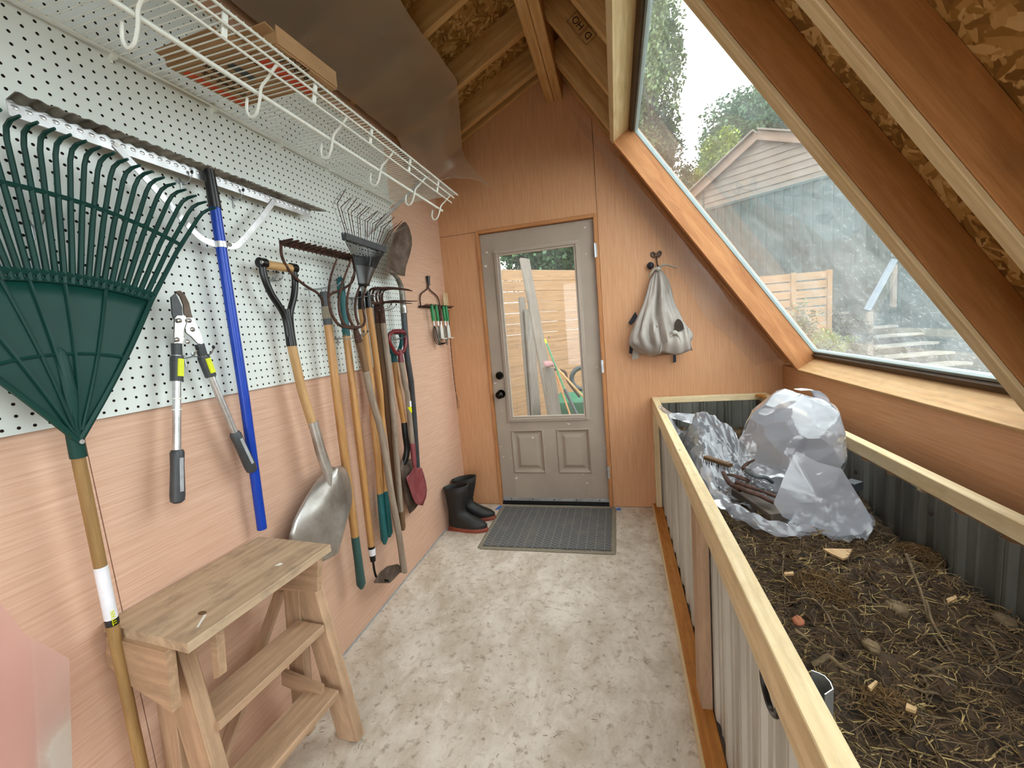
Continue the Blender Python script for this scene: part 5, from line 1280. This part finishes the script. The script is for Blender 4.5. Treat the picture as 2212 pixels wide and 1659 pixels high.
# ------------------------------------------------------------------ plastic bag with rusty tools
def creases(seed, n=7, f=4., flat=False):
    r = random.Random(seed); L = []
    for k in range(n):
        d = V((r.gauss(0, 1), r.gauss(0, 1), 0 if flat else r.gauss(0, 1))).normalized(); L.append((d, f * r.uniform(.5, 1.6), r.uniform(0, 2), r.uniform(.4, 1.)))
    T_ = sum(q[3] for q in L)
    def h(p):
        v = 0
        for d, fr, ph, am in L: v += am * abs(((p.dot(d) * fr + ph) % 2) - 1)
        return v / T_ - .5
    return h
def bag():
    t = thing('plastic_bag', (1.85, -1.15, .6), 'large crumpled milky plastic bag holding rusty tools on the compost', 'plastic bag')
    c = V((1.905, -1.13, .80)); r = V((.19, .21, .225)); rn = random.Random(5); pl = []
    for k in range(120):
        n_ = V((rn.gauss(0, 1), rn.gauss(0, 1), rn.gauss(0, 1))).normalized(); pl.append((n_, rn.uniform(.88, 1.0)))
    cr = creases(3, 5, 3.2)
    def big(u, v):
        a = 2 * pi * u; b_ = lerp(-1.1, pi / 2, v); d = V((cos(a) * cos(b_), sin(a) * cos(b_), sin(b_)))
        k = min([h_ / max(n_.dot(d), .01) for n_, h_ in pl if n_.dot(d) > .3] + [1.12]) * (1 + .10 * cr(d))
        w = 1 + .16 * max(0, -d.z + .15)
        return c + V((d.x * r.x * w, d.y * r.y * w, d.z * r.z)) * k
    B().grid(big, 200, 110).obj('billowed_body', 'bag', t, angle=9)
    out = [(1.51, -.24), (1.60, -.22), (1.75, -.40), (1.86, -.75), (2.02, -.95), (2.08, -1.20), (2.06, -1.42), (1.90, -1.54), (1.78, -1.50), (1.66, -1.38), (1.585, -1.28), (1.565, -1.10), (1.55, -.8), (1.52, -.5)]
    out = smoothpts([(a, b_, 0) for a, b_ in out + out[:1]], 6)
    cc = V((1.80, -.95, 0)); cs = creases(8, 9, 7., True)
    def skirt(u, v):
        k = u * (len(out) - 1); i = min(int(k), len(out) - 2); e = out[i].lerp(out[i + 1], k - i); p = cc.lerp(e, v)
        g0 = soil_h(p.x, p.y)
        bump_ = .17 * math.exp(-(((p.x - 1.64) / .09) ** 2 + ((p.y + .62) / .2) ** 2)) + .10 * math.exp(-(((p.x - 1.60) / .07) ** 2 + ((p.y + .85) / .12) ** 2)) + .14 * math.exp(-(((p.x - 1.75) / .09) ** 2 + ((p.y + .72) / .16) ** 2))
        bump_ += .16 * math.exp(-(((p.x - 1.51) / .05) ** 2 + ((p.y + .3) / .12) ** 2))
        z = g0 + .016 + bump_ * (1 - .35 * v ** 8) + .10 * (cs(p) + .12) * (.25 + min(1, bump_ * 8)) * (1 - .4 * v)
        return V((p.x, p.y, max(z, g0 + .012)))
    B().grid(skirt, 200, 60).obj('spread_sheet', 'bag', t, angle=30)
    # near rim rolled fold
    rim = smoothpts([(1.567,-1.202,0.7), (1.56,-1.377,0.69), (1.592,-1.474,0.67), (1.646,-1.52,0.65), (1.721,-1.548,0.63), (1.809,-1.547,0.62)], 6)
    rings = [[p + V((cos(a) * .022 * (1 + .3 * sin(i * .9)), 0, sin(a) * .02 * (1 + .3 * cos(i * 1.3)))) + V((0, sin(a) * .008, 0)) for a in [2 * pi * k / 10 for k in range(10)]] for i, p in enumerate(rim)]
    B().sweep(rings).obj('rolled_fold', 'bag', t, angle=25)
    # front flap
    fl = [(1.805,-1.52,0.87),(1.864,-1.52,0.834),(1.928,-1.52,0.815),(1.995,-1.52,0.658),(1.968,-1.52,0.612),(1.893,-1.52,0.593),(1.812,-1.52,0.623),(1.744,-1.52,0.661),(1.717,-1.52,0.708),(1.758,-1.52,0.791)]
    pts = [V(p) for p in fl]; c2 = sum(pts, V()) / len(pts) + V((.0, -.02, 0)); cf = creases(4, 4, 5.)
    def flap(u, v):
        k = u * len(pts); i = int(k) % len(pts); e = pts[i].lerp(pts[(i + 1) % len(pts)], k - int(k)); p = c2.lerp(e, v)
        return p + V((0, .05 * cf(p), .0)) + V((0, .25 * max(0, (p.z - .7)) , 0))
    B().grid(flap, 120, 30).obj('front_flap', 'bag', t, angle=25)
    sp = smoothpts([(2.018,-1.1,0.89), (2.029,-1.1,0.938), (2.024,-1.1,0.984), (1.988,-1.12,1.016), (1.923,-1.15,1.024)], 5)
    rings = []
    for i, p in enumerate(sp):
        w = lerp(.042, .012, i / (len(sp) - 1)); rings.append([p + V((cos(a) * w, sin(a) * w * .25, -cos(a) * w * .3)) for a in [2 * pi * k / 10 for k in range(10)]])
    B().sweep(rings).obj('twisted_spout', 'bag', t, angle=30)
    tl = smoothpts([(1.473,-0.368,0.82), (1.501,-0.564,0.81), (1.558,-0.588,0.8), (1.626,-0.611,0.79)], 5)
    rings = [[p + V((cos(a) * w, sin(a) * w * .4, sin(a) * w * .5)) for a in [2 * pi * k / 10 for k in range(10)]] for p, w in zip(tl, [lerp(.008, .05, i / (len(tl) - 1)) for i in range(len(tl))])]
    B().sweep(rings).obj('corner_tail', 'bag', t, angle=30)
bag()
def bag_tools():
    G_ = 'rusty tools in the plastic bag'
    t = thing('wire_brush', (1.629,-1.131,0.72), 'old wooden wire brush lying bristles down at the bag mouth', 'brush', G_)
    a, b_ = V((1.588,-1.097,0.73)), V((1.662,-1.208,0.73))
    B().beam(a, b_, .024, .016, c=.004).obj('brush_back', 'handle_dark', t)
    b = B(); rnd = random.Random(2)
    for k in range(90): p = a.lerp(b_, rnd.random()) + V((rnd.uniform(-.01, .01), rnd.uniform(-.01, .01), -.006)); b.rod(p, p + V((rnd.uniform(-.004, .004), rnd.uniform(-.004, .004), -.02)), .0006, 3)
    tag(b.obj('bristles', 'ink', t), kind='stuff')
    def tl(name, pts, r, mat, label, cat, flat=1.):
        p = smoothpts(pts, 4); n = len(p)
        rs = [lerp(r[min(int(i / 4), len(r) - 1)], r[min(int(i / 4) + 1, len(r) - 1)], (i % 4) / 4) for i in range(n)]
        return tag(B().tube(p, rs, 10, flat=flat).obj(name, mat), label, cat, G_)
    tl('pry_bar', [(1.738,-1.254,0.77), (1.709,-1.25,0.75), (1.692,-1.271,0.74), (1.712,-1.285,0.73)], [.006, .012, .008, .011, .006], 'rust', 'small rusty wavy metal bar sticking up at the back', 'tool', .5)
    tl('grey_hose_grip', [(1.699,-1.287,0.74), (1.709,-1.353,0.74), (1.75,-1.345,0.73), (1.772,-1.339,0.71)], [.008, .010, .009, .010, .007], 'grey_plastic', 'dark grey curved tool handle lying over the spring', 'tool', .7)
    tl('rusty_strap_iron', [(1.645,-1.256,0.71), (1.665,-1.309,0.72), (1.699,-1.331,0.71)], [.012, .014, .012, .008], 'rust', 'broad rusty strap of iron behind the pliers', 'tool', .4)
    tl('old_pliers', [(1.652,-1.341,0.71), (1.684,-1.387,0.71), (1.724,-1.405,0.7), (1.762,-1.433,0.69)], [.012, .010, .008, .008, .007], 'rust', 'long rusty plier handle, upper one of the pair', 'pliers', .7)
    tl('old_pliers', [(1.648,-1.344,0.7), (1.668,-1.398,0.7), (1.706,-1.415,0.69), (1.74,-1.455,0.68)], [.012, .012, .010, .009, .008], 'rust', 'long rusty plier handle, lower one of the pair', 'pliers', .7)
    tl('rusty_bar', [(1.629,-1.23,0.71), (1.63,-1.316,0.7), (1.656,-1.374,0.69)], [.008, .010, .009, .007], 'rust', 'short rusty bar at the left edge of the tool heap', 'tool', .8)
    pts = [V((1.693,-1.285,0.73)).lerp(V((1.752,-1.403,0.71)), k / 120) for k in range(121)]
    d, s, u = basis(pts[-1] - pts[0])
    tag(B().tube([p + s * cos(k * .9) * .009 + u * sin(k * .9) * .009 for k, p in enumerate(pts)], .0016, 5).obj('coil_spring', 'zinc'), 'pale steel coil spring among the rusty tools', 'spring', G_)
    tag(B().beam((1.687,-1.25,0.64), (1.753,-1.485,0.64), .075, .03, c=.002).obj('wood_offcut', 'greyboard', smooth=True), 'grey wooden offcut under the tools at the bag mouth', 'wood offcut', G_)
    tag(B().beam((2.021,-1.322,0.7), (2.043,-1.352,0.7), .05, .03, c=.002).obj('dark_block', 'grey_plastic'), 'dark block showing through the right side of the bag', 'block', G_)
bag_tools()
# floor litter
rnd = random.Random(11)
b = B()
for k in range(260):
    x = rnd.uniform(.05, 1.38); y = rnd.uniform(-2.9, -.7); a = rnd.uniform(0, 6.28); L = rnd.uniform(.003, .02)
    b.tube([(x, y, .0015), (x + cos(a) * L * .5 + rnd.uniform(-.002, .002), y + sin(a) * L * .5, .003), (x + cos(a) * L, y + sin(a) * L, .0015)], .0007, 3, cap=False)
tag(b.obj('floor_debris', 'strawd'), 'tiny bits of straw and dirt scattered on the floor', 'debris', kind='stuff')

# ------------------------------------------------------------------ outdoors
g = B(); g.add([(-30, -12, -.06), (30, -12, -.06), (30, 40, -.06), (-30, 40, -.06)], [(0, 1, 2, 3)])
struct(g, 'ground', 'ground')

FD = V((.68, .73, 0)).normalized(); FN = V((.73, -.68, 0)).normalized()
def fence():
    o = V((-0.19,2.497,2.161)); o.z = 0
    t = thing('board_fence', o, 'tall horizontal cedar board fence seen through the door glass', 'fence')
    z = 2.155; k = 0
    while z > .05:
        r = random.Random(k)
        p0 = o - FD * 2.4; 
        B().beam(p0 + V((0, 0, z - .0705)) + FN * r.uniform(-.002, .002), o + FD * .42 + V((0, 0, z - .0705)), .018, .1435 if k not in (1, 2, 3) else .139, c=.009).obj('fence_board', 'fence', t)
        B().beam(o + FD * .425 + V((0, 0, z - .0705)), o + FD * 3.2 + V((0, 0, z - .0705)) + FN * r.uniform(-.003, .003), .022, .1435, c=.009).obj('fence_board', 'fence', t)
        z -= .145; k += 1
    for d in (-1.6, .42, 2.2):
        B().beam(o + FD * d - FN * .055 + V((0, 0, -.05)), o + FD * d - FN * .055 + V((0, 0, 2.13)), .088, .088, up=(0, 1, 0)).obj('fence_post', 'fence', t)
fence()
def board(p0, p1, w, th, mat, label, name='leaning_board', cat='board', upv=(.73, -.68, 0), g=None):
    return tag(B().beam(p0, p1, w, th, up=upv, c=.002).obj(name, mat), label, cat, g)
LB = 'boards leaning on the fence'
board((0.229,1.981,2.172), (0.548,1.387,0.21), .125, .035, 'greyboard', 'long grey plank leaning on the fence, tallest of the group', g=LB)
board((0.11,2.206,1.745), (0.22,1.709,0.133), .075, .05, 'greyboard', 'weathered post leaning on the fence left of the tall plank', g=LB)
board((0.195,2.155,1.583), (0.286,1.675,0.14), .12, .03, 'greyboard', 'brown plank leaning behind the tall grey plank', g=LB)
board((0.508,1.419,0.922), (0.603,1.199,0.259), .13, .04, 'greyboard', 'short grey board leaning in front with faded paint at its top', g=LB)
tag(B().tube(smoothpts([(0.493,1.352,0.995), (0.516,1.343,0.962), (0.548,1.352,0.972), (0.574,1.367,0.949)], 3), [.035, .05, .05, .03], 10, flat=.5).obj('pink_rag', plain('faded_pink_cloth', '9a7072', .8)), 'faded pink cloth hanging on the short grey board', 'cloth')
PL = 'poles leaning on the fence'
t = thing('green_pole', (0.787,1.194,0.256), 'thin green pole with yellow tip leaning on the fence', 'pole', PL)
B().rod((0.494,1.455,1.222), (0.681,1.328,0.687), .009, 8).obj('shaft', plain('green_painted_pole', '2f8a62', .4), t)
B().rod((0.491,1.455,1.227), (0.505,1.442,1.184), .0105, 8).obj('tip', 'yellow', t)
B().tube([(0.681,1.329,0.693), (0.792,1.273,0.445), (0.866,1.214,0.249)], [.018, .016, .016], 8).obj('lower_tube', 'grey_plastic', t)
tag(B().rod((0.614,1.279,0.84), (0.787,1.194,0.256), .009, 8).obj('orange_pole', 'jambwood'), 'thin orange-brown pole in front of the short grey board', 'pole', PL)
tag(B().rod((0.637,1.244,0.92), (0.96,1.172,0.536), .011, 8).obj('wooden_pole', 'handle'), 'pale wooden pole slanting down to the right in the door glass', 'pole', PL)
def barrow():
    c = V((0.775,1.836,0.412)); c.z = 0
    t = thing('wheelbarrow', c, 'green wheelbarrow standing tipped against the fence', 'wheelbarrow')
    zz = .48
    rr = lambda a, b_, z: [c + V((sx * a, sy * b_, z)) for sx, sy in ((-1, -1), (1, -1), (1, 1), (-1, 1))]
    B().sweep([rr(.16, .22, .30), rr(.27, .36, .52)], True, False).obj('tray', plain('green_barrow_tray', '1f6a48', .5), t, solid=.004)
    B().tube(arc(c + V((.05, .1, .72)), .13, 0, 2 * pi, 22, (1, 0, 0), (0, 0, 1))[:-1], .028, 8, closed=True).obj('wheel', 'grey_plastic', t)
    B().tube(smoothpts([c + V((-.35, 0, .83)), c + V((-.30, .02, .86)), c + V((-.15, .04, .82)), c + V((-.12, .05, .7)), c + V((.0, .1, .5))], 4), .014, 8).obj('handle_tube', 'rust', t)
    for s in (-1, 1): B().rod(c + V((s * .2, -.2, 0)), c + V((s * .2, -.1, .34)), .012, 8).obj('leg', 'rust', t)
barrow()

# fence panel, shed, stairs seen through the skylight
def fpanel():
    a, b_ = V((3.26,3.819,1.907)), V((4.235,4.058,1.817)); a = b_ + (V((a.x, a.y, b_.z)) - b_) * 1.8; dd = (V((a.x, a.y, 0)) - V((b_.x, b_.y, 0))).normalized()
    L = (a - b_).length; t = thing('fence_panel', (b_.x, b_.y, 0), 'low horizontal board fence panel outside the skylight', 'fence')
    top = b_.z; k = 0
    for seg0, seg1 in ((.03, .30 * 1.6), (.56, L)):
        z = top
        while z > .1: B().beam(V((b_.x, b_.y, z - .055)) + dd * seg0, V((b_.x, b_.y, z - .055)) + dd * seg1, .018, .105, c=.002).obj('fence_board', 'panelwood', t); z -= .125
    for d in (0, .52): B().beam(V((b_.x, b_.y, -.05)) + dd * d, V((b_.x, b_.y, top + .01)) + dd * d, .06, .06, up=(0, 1, 0)).obj('fence_post', 'panelwood', t)
fpanel()
def shed():
    E0, PK = V((2.995, 7.224, 3.99)), V((4.057, 6.435, 4.606)); fd = V((.803, -.596, 0)); bk = V((.596, .803, 0))
    t = thing('garden_shed', (4.057, 6.435, 0), 'teal grey shed with shingled gable outside the skylight', 'building')
    Rr = PK + fd * 2.9 + V((0, 0, -1.35)); Lp = E0 - fd * .1 + V((0, 0, -.06))
    zb = 3.53
    # siding boards
    s = -1.12; 
    while s < 3.4:
        p = PK + fd * s
        B().prism([V((p.x, p.y, 0)), V((p.x, p.y, 0)) + fd * .148, V((p.x, p.y, zb)) + fd * .148, V((p.x, p.y, zb))], bk * .03).obj('siding_board', 'shed', t, smooth=False)
        q = p + fd * .15
        B().beam(V((q.x, q.y, 0)) - bk * .008, V((q.x, q.y, zb)) - bk * .012, .03, .03, up=bk).obj('batten', 'shed', t)
        s += .152
    z = zb; k = 0
    while z < PK.z - .05:
        def xs(zz):  # extent of gable at height
            l = (zz - E0.z) / (PK.z - E0.z); left = -1.32 * (1 - l); right = 2.9 * min(1, max(0, (PK.z - zz) / 1.35) * 1.0)
            return max(left, -1.3), max(right, .1)
        l0, r0 = xs(z); l1, r1 = xs(min(z + .13, PK.z))
        B().prism([V((PK.x, PK.y, z)) + fd * l0, V((PK.x, PK.y, z)) + fd * r0, V((PK.x, PK.y, z + .1315)) + fd * r1 + bk * .02, V((PK.x, PK.y, z + .1315)) + fd * l1 + bk * .02], bk * .02, lambda p: (p.x, p.z, 0)).obj('shingle_course', 'shingle', t, smooth=False)
        z += .13
    for a, c in ((Lp - V((0, 0, .12)), PK), (PK, Rr)):
        B().beam(a - bk * .10, c - bk * .10, .025, .15, c=.003).obj('barge_board', 'fascia', t)
        dd, s_, u = basis(c - a)
        B().prism([a - bk * .2 + u * .08, c - bk * .2 + u * .08, c + bk * 3 + u * .08, a + bk * 3 + u * .08], (0, 0, .03)).obj('roof_slope', 'greyboard', t, smooth=False)
    p0 = PK - fd * 1.12
    B().prism([V((p0.x, p0.y, 0)), V((p0.x, p0.y, zb + .4)), V((p0.x, p0.y, zb + .4)) + bk * 3, V((p0.x, p0.y, 0)) + bk * 3], fd * .04).obj('side_wall', 'shed', t, smooth=False)
    B().beam(V((PK.x, PK.y, zb)) - fd * 1.15 - bk * .02, V((PK.x, PK.y, zb)) + fd * 3.3 - bk * .02, .02, .05).obj('trim_board', 'shed', t)
shed()
def stairs():
    t = thing('outdoor_stairs', (5.298,4.165,0.555), 'pale wooden garden stairs rising beside the shed', 'stairs')
    a, b_ = V((4.741,4.027,0.599)), V((5.908,4.314,0.498)); b_.z = a.z; a.z -= 0; xd = (b_ - a); L = xd.length * 1.1; xd.normalize(); bk = V((-xd.y, xd.x, 0))
    z0 = .48
    a.z = 0
    for k in range(9):
        z = z0 + k * .135 - .13; p = V((a.x, a.y, z)) + bk * (.26 * k) + xd * (.02 * k)
        B().beam(p, p + xd * L, .29, .035, c=.003).obj('tread', 'stair', t)
        B().beam(p - bk * -.12 + V((0, 0, -.075)), p + xd * L + bk * .12 + V((0, 0, -.075)), .02, .115).obj('riser', 'stair_d', t)
stairs()
r = thing('stair_rail', (4.694,4.03,0.714), 'sloping pale blue rail cap on posts beside the garden stairs', 'railing')
B().beam((4.728,4.104,1.203), (5.376,4.73,1.921), .085, .03, up=(0, -.8, .8), c=.003).obj('rail_cap', 'railcap', r)
B().beam((4.737,4.042,0.566), (4.769,4.132,1.182), .07, .07, up=(0, 1, 0)).obj('post', 'greyboard', r)
B().beam((5.353,4.682,1.206), (5.399,4.779,1.85), .06, .06, up=(0, 1, 0)).obj('post', 'greyboard', r)

def tree(x, y, base_z, h, crown_z, rx, rz, mat, label, n, leaf=.09, seed=0, trunk=.09, name='leafy_tree', cat='tree', droop=0., dens=.55, g='trees beyond the fence and shed'):
    rnd = random.Random(seed); t = thing(name, (x, y, base_z), label, cat, g)
    B().tube([(x, y, base_z - .1), (x + .05, y, base_z + (crown_z - base_z) * .6), (x, y, crown_z)], [trunk, trunk * .8, trunk * .4], 8).obj('trunk', 'bark', t)
    cl = []
    for k in range(26):
        a = rnd.uniform(0, 6.28); u = rnd.uniform(-1, 1); rr = rnd.uniform(.25, .9)
        cl.append((V((x + cos(a) * sqrt(1 - u * u) * rx * rr, y + sin(a) * sqrt(1 - u * u) * rx * rr, crown_z + u * rz * rr)), rnd.uniform(.28, .5)))
    b = B()
    for c, s in cl[:14]: b.tube([(x, y, crown_z - rz * .5), V((x, y, crown_z - rz * .5)).lerp(c, .5) + V((0, 0, .1)), c], [trunk * .3, trunk * .2, .008], 5)
    b.obj('branches', 'bark', t)
    b = B()
    for k in range(n):
        c, s = cl[k % len(cl)]; d = V((rnd.gauss(0, 1), rnd.gauss(0, 1), rnd.gauss(0, 1))).normalized() * (rnd.random() ** dens) * s
        p = c + V((d.x * rx, d.y * rx, d.z * rz * .9)); L = leaf * rnd.uniform(.6, 1.3)
        ax = V((rnd.gauss(0, 1), rnd.gauss(0, 1), rnd.gauss(0, .7) - droop)).normalized(); s1 = ax.cross(V((rnd.random(), rnd.random(), 1))).normalized() * L * .32
        m = p + ax * L * .5 + s1.cross(ax) * .25
        o = len(b.v); b.v += [tuple(q) for q in (p, m + s1, p + ax * L, m - s1)]; b.g += [tuple(p)] * 4; b.f += [(o, o + 1, o + 2, o + 3)]
    o = b.obj('crown', mat, t, smooth=False)
q = V((2.529,8.501,7.23)); tree(q.x - .25, q.y, 0, 8, q.z - .1, .75, 3.0, 'leaf1', 'tall light green tree at the left of the skylight view', 15000, .10, 1, droop=.8)
q = V((2.715,8.88,5.801)); tree(q.x - .5, q.y, 0, 6, q.z - .2, .8, 1.0, 'leafd', 'darker tree low behind the skylight jamb', 9000, .09, 2)
q = V((5.607,12.418,7.244)); tree(q.x + .3, q.y, 0, 8, q.z - 1.0, 2.3, 1.6, 'leaf2', 'broad mid green tree rising behind the shed roof', 34000, .12, 3)
q = V((3.954,9.152,5.448)); tree(q.x, q.y, 0, 5, q.z - .45, .6, .8, 'leaf3', 'yellow green bush-like tree at the left shed eave', 12000, .08, 4)
q = V((3.492,9.51,5.118)); tree(q.x, q.y, 0, 5, q.z - .6, .9, .9, 'leaf2', 'green shrub behind the left shed eave', 12000, .08, 14)
q = V((3.803,3.1,0.926)); tree(q.x, q.y, 0, 1, q.z - .1, .3, .22, 'leaf3', 'low yellow green bush below the fence panel', 4500, .03, 5, .02, 'garden_bush', 'bush', g='bushes in the yard')
q = V((4.575,4.252,1.046)); tree(q.x, q.y, 0, 1.2, q.z - .3, .35, .5, 'leafd', 'dark bush between the fence panel and the stairs', 7000, .045, 6, .02, 'garden_bush', 'bush', g='bushes in the yard')
q = V((3.585,3.189,1.231)); tree(q.x, q.y, 0, 1.2, q.z - .1, .2, .3, 'leaf1', 'thin green shrub in front of the fence panel', 500, .05, 7, .012, 'garden_bush', 'bush', g='bushes in the yard')
q = V((-0.414,5.072,2.782)); tree(q.x, q.y, 0, 4, q.z + .3, 1.2, 1.2, 'leaf2', 'green tree above the board fence, left in the door glass', 9000, .09, 8)
q = V((0.108,5.725,2.767)); tree(q.x, q.y, 0, 4, q.z + .5, 1.2, 1.3, 'leafd', 'dark green tree above the board fence, centre of door glass', 14000, .09, 9)
q = V((0.542,5.832,2.73)); tree(q.x + .4, q.y, 0, 4, q.z + .3, 1.1, 1.2, 'leaf1', 'light green tree above the board fence, right in the door glass', 9000, .09, 10)
